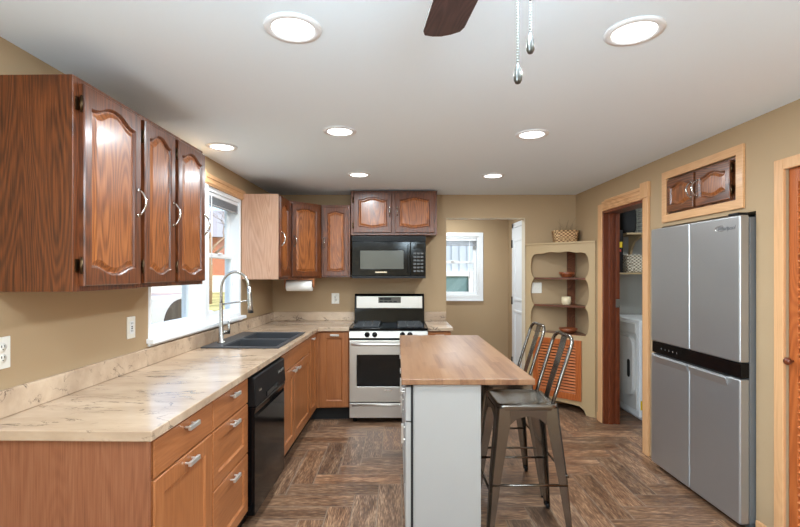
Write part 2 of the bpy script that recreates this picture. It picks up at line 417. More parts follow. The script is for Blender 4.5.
def floor_mat():
    m, nt, b = newmat('herringbone_wood_tile'); L = nt.links.new
    uv = N(nt, 'ShaderNodeUVMap', uv_map='plank'); at = N(nt, 'ShaderNodeAttribute', attribute_name='tint')
    mp = N(nt, 'ShaderNodeMapping'); mp.inputs['Scale'].default_value = (2.8, 20, 1); L(uv.outputs[0], mp.inputs['Vector'])
    n1 = N(nt, 'ShaderNodeTexNoise'); n1.inputs['Scale'].default_value = 1.0; n1.inputs['Detail'].default_value = 6; n1.inputs['Roughness'].default_value = 0.62; n1.inputs['Distortion'].default_value = 0.8
    L(mp.outputs[0], n1.inputs['Vector'])
    mp2 = N(nt, 'ShaderNodeMapping'); mp2.inputs['Scale'].default_value = (16, 190, 1); L(uv.outputs[0], mp2.inputs['Vector'])
    n2 = N(nt, 'ShaderNodeTexNoise'); n2.inputs['Scale'].default_value = 1.0; n2.inputs['Detail'].default_value = 3; L(mp2.outputs[0], n2.inputs['Vector'])
    a = N(nt, 'ShaderNodeMath', operation='MULTIPLY_ADD'); a.inputs[1].default_value = 0.7; L(n2.outputs['Fac'], a.inputs[0])
    q = N(nt, 'ShaderNodeMath', operation='MULTIPLY'); q.inputs[1].default_value = 0.66; L(n1.outputs['Fac'], q.inputs[0]); L(q.outputs[0], a.inputs[2])
    cr = N(nt, 'ShaderNodeValToRGB'); e = cr.color_ramp.elements
    e[0].position = 0.42; e[0].color = lin(62, 48, 40); e[1].position = 0.86; e[1].color = lin(186, 154, 126)
    k = e.new(0.66); k.color = lin(118, 90, 72)
    L(a.outputs[0], cr.inputs['Fac'])
    mx = N(nt, 'ShaderNodeMix', data_type='RGBA', blend_type='MULTIPLY'); mx.inputs['Factor'].default_value = 1.0
    L(cr.outputs['Color'], mx.inputs['A']); L(at.outputs['Color'], mx.inputs['B'])
    L(mx.outputs['Result'], b.inputs['Base Color'])
    rr = N(nt, 'ShaderNodeMapRange'); rr.inputs['To Min'].default_value = 0.26; rr.inputs['To Max'].default_value = 0.46
    L(n1.outputs['Fac'], rr.inputs['Value']); L(rr.outputs[0], b.inputs['Roughness'])
    bp = N(nt, 'ShaderNodeBump'); bp.inputs['Strength'].default_value = 0.25; bp.inputs['Distance'].default_value = 0.004
    L(a.outputs[0], bp.inputs['Height']); L(bp.outputs['Normal'], b.inputs['Normal'])
    return m
M_FLOOR = floor_mat()
M_GROUT = plain('grout', lin(150, 130, 112), 0.8)

# ------------------------------------------------------------------ structure
def struct(o): o['kind'] = 'structure'; return o

def make_floor():
    X0, X1, Y0, Y1 = -1.52, 3.45, -3.3, 6.5
    W = 0.152; n = 4; g = 0.003
    mb = MB(); bm = mb.bm
    uvl = bm.loops.layers.uv.new('plank'); cl = bm.loops.layers.float_color.new('tint')
    ox, oy = 0.03, 0.12
    def quad(ax, ay, bx, by, along):
        ax, bx = max(ax, X0), min(bx, X1); ay, by = max(ay, Y0), min(by, Y1)
        if bx - ax < 0.01 or by - ay < 0.01: return
        vs = [bm.verts.new(p) for p in ((ax+g, ay+g, 0), (bx-g, ay+g, 0), (bx-g, by-g, 0), (ax+g, by-g, 0))]
        f = bm.faces.new(vs)
        rx, ry = random.uniform(0, 60), random.uniform(0, 60)
        t = random.uniform(0.62, 1.06); w = random.uniform(-0.05, 0.09)
        c = (t*(1.07+w), t*0.98, t*(0.88-w*0.8), 1)
        for l in f.loops:
            p = l.vert.co
            l[uvl].uv = (p.x + rx, p.y + ry) if along == 'x' else (p.y + rx, p.x + ry)
            l[cl] = c
    i0, i1 = int((X0-ox)/W) - 6, int((X1-ox)/W) + 6
    j0, j1 = int((Y0-oy)/W) - 6, int((Y1-oy)/W) + 6
    for i in range(i0, i1):
        for j in range(j0, j1):
            k = (i - j) % (2*n)
            if k == 0: quad(ox+i*W, oy+j*W, ox+(i+n)*W, oy+(j+1)*W, 'x')
            elif k == 2*n-1: quad(ox+i*W, oy+j*W, ox+(i+1)*W, oy+(j+n)*W, 'y')
    mb.box(X0, X1, Y0, Y1, -0.08, -0.0015, 1)
    return struct(mb.build('floor', [M_FLOOR, M_GROUT], recalc=False))
make_floor()
mb = MB(); mb.box(-1.75, 3.5, -3.4, 6.6, CEIL, CEIL+0.15); struct(mb.build('ceiling', M_CEIL))

WV0, WV1, WZ0, WZ1 = 2.66, 4.15, 1.07, 2.11      # kitchen window opening
mb = MB()
mb.prism([(-3.3, -0.05), (5.22, -0.05), (5.22, CEIL), (-3.3, CEIL)], [[(WV0, WZ0), (WV1, WZ0), (WV1, WZ1), (WV0, WZ1)], [(-2.75, 0.35), (-0.45, 0.35), (-0.45, 2.2), (-2.75, 2.2)]], -0.14, 0.0, 'x')
struct(mb.build('wall_left', M_WALL, M=FL))
mb = MB()
OPX0, OPX1, OPZ = 0.548, 1.425, 2.062
mb.prism([(-1.55, -0.05), (OPX0, -0.05), (OPX0, OPZ), (OPX1, OPZ), (OPX1, -0.05), (2.12, -0.05), (2.12, CEIL), (-1.55, CEIL)], [], BACK, BACK+0.12, 'y')
struct(mb.build('wall_back', M_WALL))
# right wall: notches for louvred closet, fridge alcove and pantry doorway, hole for the built-in cabinet
CLV0, CLV1, CLZ = 1.60, 2.38, 1.99
FRV0, FRV1, FRZ = 2.574, 3.478, 1.798
PAV0, PAV1, PAZ = 3.72, 4.43, 2.04
CBV0, CBV1, CBZ0, CBZ1 = 2.706, 3.398, 1.88, 2.143
mb = MB()
mb.prism([(-3.3, -0.05), (CLV0, -0.05), (CLV0, CLZ), (CLV1, CLZ), (CLV1, -0.05), (FRV0, -0.05), (FRV0, FRZ), (FRV1, FRZ), (FRV1, -0.05),
          (PAV0, -0.05), (PAV0, PAZ), (PAV1, PAZ), (PAV1, -0.05), (5.13, -0.05), (5.13, CEIL), (-3.3, CEIL)],
         [[(CBV0, CBZ0), (CBV1, CBZ0), (CBV1, CBZ1), (CBV0, CBZ1)], [(-2.75, 0.35), (-0.45, 0.35), (-0.45, 2.2), (-2.75, 2.2)]], 0.0, 0.125, 'x')
struct(mb.build('wall_right', M_WALL, M=FR))
# shells behind the right wall (fridge alcove, closet, pantry)
mb = MB()
mb.box(0.125, 0.85, 3.49, 3.55, 0, CEIL); mb.box(0.125, 0.85, 2.47, 2.53, 0, CEIL); mb.box(0.80, 0.86, 1.5, 3.55, 0, CEIL)
mb.box(0.125, 0.85, 2.53, 3.49, 1.81, 1.84); mb.box(0.125, 0.85, 1.5, 1.55, 0, CEIL)
struct(mb.build('wall_alcove', M_PANTRY, M=FR))
mb = MB()
mb.box(2.13, 3.4, 5.25, 5.35, 0, CEIL); mb.box(3.3, 3.4, 3.5, 5.3, 0, CEIL); mb.box(2.92, 3.4, 3.48, 3.55, 0, CEIL); mb.box(2.12, 2.2, 5.1, 5.3, 0, CEIL)
struct(mb.build('wall_pantry', M_PANTRY))
# nook beyond the opening
NY = 6.41; NX1 = 1.55
NW = (0.42, 1.14, 1.13, 1.955)
mb = MB()
mb.prism([(-0.6, 0), (NX1+0.1, 0), (NX1+0.1, CEIL), (-0.6, CEIL)], [[(NW[0], NW[2]), (NW[1], NW[2]), (NW[1], NW[3]), (NW[0], NW[3])]], NY, NY+0.12, 'y')
struct(mb.build('wall_nook', M_WALL))
mb = MB(); mb.box(-0.7, -0.6, BACK+0.12, NY+0.12, 0, CEIL); struct(mb.build('wall_nook_left', M_WALL))
mb = MB(); mb.box(NX1, NX1+0.1, BACK+0.12, NY, 0, CEIL); struct(mb.build('wall_nook_right', M_WALL))
mb = MB()
mb.box(-1.7, 2.2, -3.3, -3.2, 0, CEIL)
struct(mb.build('wall_rear', M_WALL))

# ---- windows
def double_hung(name, M, w, h, meet, side=0.035):
    """white vinyl double hung unit; local x along wall, y into the wall, z up, origin at lower corner of the opening"""
    root = thing(name, None, None, M, kind='structure')
    f = MB()
    f.box(0, side, 0.0, 0.135, 0, h); f.box(w-side, w, 0.0, 0.135, 0, h); f.box(side, w-side, 0.0, 0.135, h-side, h); f.box(side, w-side, 0.0, 0.135, 0, side*0.8)
    f.build('window_frame', M_WHITE, root, 0.003)
    def sash(nm, z0, z1, y):
        s = MB(); st = 0.042
        s.box(side, side+st, y, y+0.03, z0, z1); s.box(w-side-st, w-side, y, y+0.03, z0, z1)
        s.box(side+st, w-side-st, y, y+0.03, z0, z0+st*0.9); s.box(side+st, w-side-st, y, y+0.03, z1-st*0.85, z1)
        so = s.build(nm, M_WHITE, root, 0.004)
        g = MB(); g.box(side+st-0.004, w-side-st+0.004, y+0.012, y+0.018, z0+st*0.9-0.004, z1-st*0.85+0.004)
        g.build('pane', M_GLASS, so)
        return so
    a = sash('lower_sash', side*0.8, meet+0.018, 0.055)
    sash('upper_sash', meet-0.018, h-side, 0.09)
    lk = MB(); lk.box(w/2-0.025, w/2+0.025, 0.035, 0.056, meet+0.012, meet+0.026); lk.build('sash_lock', M_WHITE, a, 0.003)
    return root
double_hung('window_1', onleft(0, WV0, WZ0), 0.70, WZ1-WZ0, 0.52)
double_hung('window_2', onleft(0, WV0+0.79, WZ0), 0.70, WZ1-WZ0, 0.52)
mb = MB()
mb.box(-0.02, 0.01, 0.70, 0.79, 0, WZ1-WZ0)
mb2 = MB(); mb2.box(0.70, 0.79, -0.004, 0.13, 0, WZ1-WZ0); mb2.box(0.715, 0.775, -0.016, -0.004, 0, WZ1-WZ0)
struct(mb2.build('trim_1', M_WHITE, None, 0.003, M=onleft(0, WV0, WZ0)))
mb2 = MB(); mb2.box(-0.02, 1.51, -0.045, 0.05, -0.028, 0.0); mb2.box(-0.01, 1.50, -0.014, 0, -0.045, -0.028)
struct(mb2.build('trim_2', M_WHITE, None, 0.004, M=onleft(0, WV0, WZ0)))
mb2 = MB(); mb2.box(-0.06, 1.56, -0.018, 0, 0.0, 0.085); mb2.box(-0.06, 1.56, -0.024, -0.018, 0.012, 0.03); mb2.box(-0.06, 1.56, -0.024, -0.018, 0.052, 0.07)
struct(mb2.build('trim_3', M_PINEX, None, 0.002, M=onleft(0, WV0, WZ1)))
mb2 = MB()
for k in range(3): mb2.box(0.61+0.012*k, 0.72-0.012*k, -0.026-0.004*k, 0, 0.0+0.012*k, 0.10-0.012*k)
struct(mb2.build('trim_4', M_PINEX, None, 0.002, M=onleft(0, WV0, WZ1)))
# nook window + casing
double_hung('window_3', T(NW[0], NY, NW[2]), NW[1]-NW[0], NW[3]-NW[2], 0.47, 0.025)
mb = MB(); c = 0.058
x0, x1, z0, z1 = NW
mb.prism([(x0-c, z0-c), (x1+c, z0-c), (x1+c, z1+c), (x0-c, z1+c)], [[(x0, z0), (x1, z0), (x1, z1), (x0, z1)]], NY-0.018, NY, 'y')
mb.box(x0-c, x1+c, NY-0.03, NY, z0-c-0.012, z0-c+0.004)
struct(mb.build('trim_5', M_WHITE, None, 0.003))
def blind(M, w, label, wand):
    root = thing('window_blind', label, 'window blind', M)
    h = MB(); h.box(0, w, -0.0, 0.032, -0.028, 0); h.build('head_rail', M_WHITE, root, 0.003)
    s = MB()
    for k in range(9): s.box(0.006, w-0.006, 0.004, 0.030, -0.033-0.006*k, -0.0305-0.006*k)
    s.build('slat_stack', M_BLIND, root)
    b = MB(); b.box(0.004, w-0.004, 0.004, 0.03, -0.098, -0.086); b.build('bottom_rail', M_BLIND, root, 0.003)
    c = MB(); c.tube([(wand, -0.004, -0.02), (wand+0.004, -0.006, -0.3), (wand, -0.006, -0.56)], 0.003, 6); c.build('tilt_wand', M_WHITE, root)
    return root
blind(onleft(-0.01, WV0+0.79+0.037, WZ1-0.036), 0.626, 'small raised grey slatted blind at the top of the window above the sink', 0.05)
blind(T(NW[0]+0.03, NY+0.005, NW[3]-0.028), NW[1]-NW[0]-0.06, 'raised grey slatted blind on the far window beyond the open doorway', 0.56)

# nook door (white, hinged) on the nook's right wall
d = thing('door_1', None, None, T(NX1, 6.04, 0) @ RZ(-90), kind='structure')
mb = MB(); mb.box(0.0, 0.78, -0.035, 0.0, 0.01, 2.03); mb.build('door_leaf', M_WHITE, d, 0.003)
mb = MB()
for zz in (0.2, 1.1):
    mb.prism([(0.12, zz), (0.66, zz), (0.66, zz+0.78), (0.12, zz+0.78)], [[(0.15, zz+0.03), (0.63, zz+0.03), (0.63, zz+0.75), (0.15, zz+0.75)]], -0.044, -0.035, 'y')
mb.build('panel_moulding', M_WHITE, d, 0.003)
for zz in (0.3, 1.09, 1.83):
    mb = MB(); mb.cyl((-0.006, -0.04, zz-0.05), (-0.006, -0.04, zz+0.05), 0.009, n=10); mb.box(-0.02, 0.012, -0.038, -0.034, zz-0.05, zz+0.05); mb.build('hinge', M_BLACKM, d)
mb = MB(); mb.box(-0.085, -0.012, -0.02, 0.0, 0, 2.1); mb.box(-0.085, 0.78, -0.02, 0.0, 2.04, 2.1)
struct(mb.build('trim_6', M_WHITE, None, 0.003, M=T(NX1, 6.04, 0) @ RZ(-90)))
# thin pale edge of the opening's right side
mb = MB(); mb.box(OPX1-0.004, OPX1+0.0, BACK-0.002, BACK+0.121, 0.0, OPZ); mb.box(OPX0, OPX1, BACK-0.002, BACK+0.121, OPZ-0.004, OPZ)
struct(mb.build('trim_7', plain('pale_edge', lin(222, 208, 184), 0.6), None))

# ---- pantry doorway casing (pale pine) and red-brown jamb
mb = MB()
mb.box(-0.022, 0.0, PAV1+0.012, PAV1+0.095, 0, 2.115)                      # far leg
mb.box(-0.022, 0.0, PAV0-0.085, PAV0-0.008, 0, 2.145)                      # near leg
mb.box(-0.030, -0.0, PAV0-0.092, PAV0+0.02, 2.05, 2.175)
struct(mb.build('trim_8', M_PINE, None, 0.004, M=FR))
mb = MB()
mb.box(-0.020, 0.0, PAV0+0.02, PAV1+0.015, 2.045, 2.135)
mb.box(-0.026, 0.0, PAV0+0.02, PAV1-0.06, 2.118, 2.145); mb.box(-0.026, 0.0, PAV0+0.02, PAV1-0.06, 2.06, 2.072); mb.box(-0.026, 0.0, PAV0+0.02, PAV1-0.06, 2.086, 2.1)
struct(mb.build('trim_9', wood('pine_head', lin(186, 132, 86), lin(212, 160, 112), lin(228, 182, 136), 'y', 0.9, 0.42, 0.1, 0.4, 0.35), None, 0.003, M=FR))
mb = MB()
mb.box(-0.012, 0.14, PAV1-0.012, PAV1+0.012, 0, PAZ); mb.box(0.035, 0.075, PAV1-0.028, PAV1-0.012, 0, PAZ); mb.box(0.105, 0.14, PAV1-0.022, PAV1-0.012, 0, PAZ)
mb.box(-0.012, 0.14, PAV0-0.008, PAV0+0.012, 0, PAZ)
mb.box(-0.012, 0.14, PAV0-0.008, PAV1+0.012, PAZ-0.02, PAZ+0.004)
struct(mb.build('trim_10', M_JAMB, None, 0.002, M=FR))
mb = MB(); mb.box(0.10, 0.141, PAV1-0.025, PAV1-0.022, 1.12, 1.2); struct(mb.build('trim_11', M_CHROME, None, M=FR))
# baseboards
mb = MB(); mb.box(-0.014, 0, PAV1+0.097, 4.56, 0, 0.075); struct(mb.build('baseboard_right', M_PINE, None, 0.003, M=FR))
mb = MB(); mb.box(-0.014, 0, FRV0-0.075, FRV0-0.012, 0, 0.075); struct(mb.build('baseboard_fridge', M_PINE, None, 0.003, M=FR))
mb = MB(); mb.box(-0.6, NX1, NY-0.014, NY, 0, 0.08); struct(mb.build('baseboard_nook', M_WHITE, None, 0.003))
# louvred closet door at the right edge
d = thing('door_2', None, None, onright(0.012, CLV1-0.004, 0), kind='structure')
mb = MB(); W = 0.76; H = 1.985
mb.box(0, 0.055, 0, 0.03, 0.012, H); mb.box(W-0.055, W, 0, 0.03, 0.012, H)
for z0, z1 in ((0.012, 0.16), (0.93, 1.02), (H-0.075, H)): mb.box(0.055, W-0.055, 0, 0.03, z0, z1)
mb.build('door_frame', M_ORANGE, d, 0.003)
mb = MB()
for a, b2 in ((0.17, 0.925), (1.03, H-0.085)):
    n = int((b2-a)/0.036)
    for k in range(n):
        z = a + (k+0.5)*(b2-a)/n
        mb.obox(T(W/2, 0.016, z) @ RX(38), W-0.108, 0.042, 0.007)
mb.build('louvres', M_ORANGEX, d)
mb = MB(); mb.lathe([(0.006, 0), (0.007, 0.014), (0.018, 0.024), (0.02, 0.034), (0.014, 0.042), (0.001, 0.044)], n=20, M=T(0.028, 0, 1.0) @ RX(90)); mb.build('knob', M_JAMB, d)
mb = MB(); mb.box(-0.018, 0.0, CLV1-0.004, CLV1+0.055, 0, CLZ+0.052); struct(mb.build('trim_12', M_PINE, None, 0.004, M=FR))
mb = MB(); mb.box(-0.018, 0.0, CLV0-0.055, CLV1-0.004, CLZ-0.006, CLZ+0.052); struct(mb.build('trim_13', M_PINE, None, 0.004, M=FR))

# ------------------------------------------------------------------ cabinet parts
def bump_shape(t):
    s = 0.5 - 0.5*math.cos(2*math.pi*t)
    return s*s*(3-2*s)*0.55 + s*0.45
def door_loop(x0, x1, z0, z1, at, ab, n, y):
    lo = [(x0+(x1-x0)*i/(n-1), y, z0 + ab*(1-bump_shape(i/(n-1)))) for i in range(n)]
    hi = [(x0+(x1-x0)*i/(n-1), y, z1 - at*(1-bump_shape(i/(n-1)))) for i in range(n)]
    return lo + hi[::-1]
def panel_front(name, x0, x1, z0, z1, mat, parent, t=0.02, rail=0.055, at=0.0, ab=0.0, raised=True, flat=False, y=0.0):
    """a door or drawer front: frame with (arched) recess; front face at y-t, back at y"""
    n = 17 if (at or ab) else 2
    two = isinstance(mat, list)
    mb = MB(); bm = mb.bm
    L = [door_loop(x0, x1, z0, z1, 0, 0, n, y), door_loop(x0, x1, z0, z1, 0, 0, n, y-t+0.004), door_loop(x0+.004, x1-.004, z0+.004, z1-.004, 0, 0, n, y-t)]
    if not flat:
        def ins(d, yy): return door_loop(x0+rail+d, x1-rail-d, z0+rail+d, z1-rail-d, at, ab, n, yy)
        if raised: L += [ins(0, y-t), ins(0.005, y-t+0.003), ins(0.010, y-t+0.011), ins(0.015, y-t+0.011), ins(0.032, y-t+0.003)]
        else: L += [ins(0, y-t), ins(0.009, y-t+0.009)]
    rv = [[bm.verts.new(p) for p in l] for l in L]
    m = 2*n
    for a in range(len(rv)-1):
        for i in range(m):
            f = bm.faces.new((rv[a][i], rv[a][(i+1) % m], rv[a+1][(i+1) % m], rv[a+1][i])); f.material_index = 1 if (two and a >= 5) else 0
    for r in (rv[-1], rv[0]):
        for i in range(n-1):
            f = bm.faces.new((r[i], r[i+1], r[m-2-i], r[m-1-i])); f.material_index = 1 if (two and r is rv[-1]) else 0
    return mb.build(name, mat, parent)
def bow_handle(parent, x, y, z, L=0.11, mat=None):
    mb = MB(); pts = []
    for i in range(13):
        a = i/12; pts.append((x, y - 0.004 - 0.030*math.sin(math.pi*a)**0.75, z + (a-0.5)*L))
    rr = [0.0065 if i in (0, 12) else 0.0042 + 0.0018*math.sin(math.pi*i/12) for i in range(13)]
    mb.tube(pts, rr, 8)
    for s in (-1, 1): mb.cyl((x, y, z+s*L*0.5), (x, y-0.006, z+s*L*0.5), 0.010, 0.007, 12)
    return mb.build('handle', mat or M_CHROME, parent)
def bar_handle(parent, x, y, z, L=0.085, vert=False):
    mb = MB()
    if vert:
        mb.box(x-0.008, x+0.008, y-0.030, y-0.018, z-L/2, z+L/2)
        for s in (-1, 1): mb.cyl((x, y, z+s*L*0.32), (x, y-0.02, z+s*L*0.32), 0.005, n=8)
    else:
        mb.box(x-L/2, x+L/2, y-0.032, y-0.020, z-0.009, z+0.009)
        for s in (-1, 1): mb.cyl((x+s*L*0.32, y, z), (x+s*L*0.32, y-0.022, z), 0.005, n=8)
    return mb.build('handle', M_NICKEL, parent, 0.003)
def hinge(parent, x, y, z):
    mb = MB(); mb.cyl((x, y-0.014, z-0.025), (x, y-0.014, z+0.025), 0.0055, n=10)
    mb.cyl((x, y-0.014, z-0.031), (x, y-0.014, z+0.031), 0.003, n=8)
    mb.box(x-0.012, x+0.001, y-0.004, y-0.0005, z-0.024, z+0.024)
    return mb.build('hinge', M_BRONZE, parent)
def oak_door(parent, x0, x1, z0, z1, at=0.05, ab=0.03, rail=0.05, handle=None, hinges=None, hz=None, L=0.11):
    dd = panel_front('door', x0, x1, z0, z1, [M_OAK, M_OAKP], parent, 0.022, rail, at, ab)
    if handle is not None: bow_handle(dd, handle, -0.022, hz if hz is not None else (z0+z1)/2, L)
    if hinges is not None:
        for zz in (z0+0.075, z1-0.075): hinge(dd, hinges, 0, zz)
    return dd
def upper(M, w, h, d, label, doors, name='wall_cabinet', group=None):
    root = thing(name, label, 'wall cabinet', M, group)
    mb = MB(); mb.box(0, w, 0, d, 0, h); mb.build('carcass', M_OAK, root, 0.002)
    for k in doors: oak_door(root, **k)
    return root

# ---- upper cabinets, left wall
UZ0, UZ1 = 1.385, 2.165
UH = UZ1-UZ0
UD = 0.30
upper(onleft(UD, 1.652, UZ0-0.003), 0.398, UH, UD-0.003, 'dark oak wall cabinet with one arched door, nearest the camera on the left wall',
      [dict(x0=0.03, x1=0.388, z0=0.02, z1=UH-0.022, at=0.038, ab=0.03, rail=0.038, handle=0.366, hinges=0.024, hz=0.375)])
upper(onleft(UD, 2.054, UZ0), 0.646, UH-0.004, UD-0.003, 'dark oak wall cabinet with two narrow arched doors, beside the window on the left wall',
      [dict(x0=0.018, x1=0.288, z0=0.02, z1=UH-0.028, at=0.034, ab=0.026, rail=0.036, handle=0.268, hinges=0.012, hz=0.36),
       dict(x0=0.322, x1=0.632, z0=0.02, z1=UH-0.028, at=0.034, ab=0.026, rail=0.036, handle=0.618, hinges=0.316, hz=0.345)])
# window-to-corner cabinet
upper(onleft(0.335, 4.165, UZ0+0.008), 0.345, UH-0.008, 0.332, 'narrow oak wall cabinet with a plain side panel between sink window and corner',
      [dict(x0=0.012, x1=0.325, z0=0.02, z1=UH-0.028, at=0.04, ab=0.02, rail=0.05, handle=0.03, hz=0.37, L=0.12)])
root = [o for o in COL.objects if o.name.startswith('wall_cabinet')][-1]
mb = MB(); mb.box(-0.005, 0.0, -0.002, 0.331, 0.0, UH-0.008); mb.build('side_panel', M_OAKLIT, root)
# diagonal corner cabinet
A = Vector(Lw(0.335, 4.515)); Bc = Vector((-0.795, 4.812))
ang = math.degrees(math.atan2(Bc.y-A.y, Bc.x-A.x)); wd = (Bc-A).length
root = thing('corner_wall_cabinet', 'oak corner wall cabinet with one diagonal door above the paper towel', 'wall cabinet', T(A.x, A.y, UZ0+0.01) @ RZ(ang))
Mi = (T(A.x, A.y, 0) @ RZ(ang)).inverted()
P = [Mi @ Vector((p[0], p[1], 0)) for p in ((A.x, A.y), (Bc.x, Bc.y), (-0.795, 5.114), (Lw(0.004, 5.0)[0], 5.114), Lw(0.004, 4.515))]
mb = MB(); mb.prism([(p.x, p.y) for p in P], [], 0, UH-0.012); mb.build('carcass', M_OAK, root, 0.002)
oak_door(root, 0.035, wd-0.035, 0.02, UH-0.035, 0.02, 0.008, 0.04, handle=0.055, hz=0.37, L=0.1)
# back wall cabinet left of microwave
upper(T(-0.79, 4.812, UZ0+0.02), 0.30, UH-0.025, 0.304, 'slim oak wall cabinet with one arched door left of the microwave',
      [dict(x0=0.02, x1=0.282, z0=0.015, z1=UH-0.05, at=0.02, ab=0.008, rail=0.04, handle=0.034, hz=0.36, L=0.1)])
# over the microwave
upper(T(-0.483, 4.812, 1.846), 0.902, 0.462, 0.304, 'wide short oak wall cabinet with two doors above the microwave',
      [dict(x0=0.03, x1=0.425, z0=0.025, z1=0.44, at=0.026, ab=0.018, rail=0.045, handle=0.405, hinges=0.024, hz=0.24, L=0.09),
       dict(x0=0.462, x1=0.872, z0=0.025, z1=0.44, at=0.026, ab=0.018, rail=0.045, handle=0.485, hz=0.24, L=0.09)])
# built-in above fridge
root = thing('built_in_cabinet', 'small oak cabinet with two doors and pine frame built into the wall above the refrigerator', 'wall cabinet', onright(0, CBV1, CBZ0))
w = CBV1-CBV0; h = CBZ1-CBZ0
mb = MB(); mb.prism([(-0.055, -0.055), (w+0.055, -0.055), (w+0.055, h+0.055), (-0.055, h+0.055)], [[(0, 0), (w, 0), (w, h), (0, h)]], -0.018, 0.0, 'y'); mb.build('trim_frame', M_PINEX, root, 0.003)
mb = MB(); mb.box(0.004, w-0.004, 0.02, 0.12, 0.004, h-0.004); mb.box(0.004, w-0.004, 0.004, 0.02, 0.004, 0.03); mb.box(0.004, w-0.004, 0.004, 0.02, h-0.02, h-0.004); mb.box(0.29, 0.345, 0.004, 0.02, 0.03, h-0.02)
mb.build('carcass', M_OAKX, root)
for x0, x1, hx in ((0.01, 0.305, 0.288), (0.33, 0.64, 0.345)):
    dd = panel_front('door', x0, x1, 0.014, h-0.014, [M_OAKX, M_OAKP], root, 0.02, 0.032, 0.024, 0.02, True, False, 0.003)
    bow_handle(dd, hx, -0.017, h*0.5, 0.1)
for zz in (0.07, 0.2):
    hinge(dd, 0.648, 0.006, zz)

# ---- base cabinets
BZ0, BZ1 = 0.13, 0.882
def base(M, w, d, label, fronts, hollow=False, name='base_cabinet'):
    root = thing(name, label, 'base cabinet', M)
    mb = MB()
    if hollow:
        mb.box(0, w, 0, 0.012, BZ0, BZ1); mb.box(0, 0.016, 0.012, d, BZ0, BZ1); mb.box(w-0.016, w, 0.012, d, BZ0, BZ1); mb.box(0.016, w-0.016, 0.012, d, BZ0, BZ0+0.016); mb.box(0.016, w-0.016, d-0.008, d, BZ0+0.016, BZ1)
    else: mb.box(0, w, 0, d, BZ0, BZ1)
    mb.build('carcass', M_HONEY, root, 0.001)
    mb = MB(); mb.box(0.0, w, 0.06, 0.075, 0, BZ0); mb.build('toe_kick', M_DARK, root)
    for f in fronts: front(root, *f)
    return root
def front(root, kind, x0, x1, z0, z1, hx=None, hz=None, vert=False, L=0.085):
    if kind == 'slab': o = panel_front('drawer', x0, x1, z0, z1, M_HONEYX, root, 0.02, 0.05, flat=True)
    elif kind == 'drawer': o = panel_front('drawer', x0, x1, z0, z1, M_HONEYX, root, 0.02, 0.058, raised=False)
    elif kind == 'false': o = panel_front('false_front', x0, x1, z0, z1, M_HONEYX, root, 0.02, 0.05, flat=True)
    else: o = panel_front('door', x0, x1, z0, z1, M_HONEY, root, 0.02, 0.068, raised=False)
    if hx is not None: bar_handle(o, hx, -0.02, hz, L, vert)
    return o
UB = 0.60
c1 = base(onleft(UB, 1.585, 0), 0.503, UB-0.012, 'honey wood base cabinet with one drawer over a door at the counter end',
     [('slab', 0.022, 0.498, 0.735, 0.872, 0.27, 0.842), ('door', 0.022, 0.498, 0.137, 0.728, 0.27, 0.70)])
mb = MB(); mb.box(-0.012, 0.0, -0.022, UB-0.012, 0.0, BZ1); mb.build('end_panel', wood('reddish_end_panel', lin(104, 58, 36), lin(140, 86, 58), lin(160, 108, 78), 'z', 0.9, 0.4, 0.15, 0.16, 0.6), c1, 0.001)
base(onleft(UB, 2.09, 0), 0.463, UB-0.012, 'honey wood base cabinet with three stacked drawers left of the dishwasher',
     [('slab', 0.004, 0.459, 0.735, 0.872, 0.23, 0.842), ('drawer', 0.004, 0.459, 0.462, 0.728, 0.23, 0.70), ('drawer', 0.004, 0.459, 0.137, 0.455, 0.23, 0.425)])
base(onleft(UB, 3.222, 0), 0.965, UB-0.012, 'honey wood sink base cabinet with two doors under the black sink',
     [('false', 0.004, 0.961, 0.735, 0.872), ('door', 0.004, 0.38, 0.137, 0.728, 0.33, 0.70, False, 0.06), ('door', 0.385, 0.961, 0.137, 0.728, 0.45, 0.70, False, 0.06)], True)
# corner base, L shaped
root = thing('corner_base_cabinet', 'honey wood corner base cabinet with two doors meeting left of the range', 'base cabinet', T(0, 0, 0))
pf = [Lw(0.012, 4.191), Lw(UB, 4.191), Lw(UB, 4.512), (-0.468, 4.515), (-0.468, 5.112), (Lw(0.012, 5.1)[0], 5.112)]
mb = MB(); mb.prism(pf, [], BZ0, BZ1); mb.build('carcass', M_HONEY, root, 0.001)
mb = MB()
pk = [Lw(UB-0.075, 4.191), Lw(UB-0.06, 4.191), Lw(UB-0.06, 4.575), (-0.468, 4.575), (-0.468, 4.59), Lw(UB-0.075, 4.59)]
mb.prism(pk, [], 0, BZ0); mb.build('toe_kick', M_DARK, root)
sub = panel_front('door', 0.006, 0.297, 0.137, 0.872, M_HONEY, root, 0.02, 0.062, raised=False); sub.matrix_basis = onleft(UB, 4.191, 0)
bar_handle(sub, 0.06, -0.02, 0.845, 0.06)
sub = panel_front('door', 0.0, 0.283, 0.137, 0.872, M_HONEY, root, 0.02, 0.062, raised=False); sub.matrix_basis = T(-0.757, 4.515, 0)
bar_handle(sub, 0.15, -0.02, 0.845, 0.085)
# right of range
base(T(0.305, 4.515, 0), 0.225, 0.595, 'narrow honey wood base cabinet right of the range', [('door', 0.004, 0.221, 0.137, 0.872, 0.11, 0.84)])

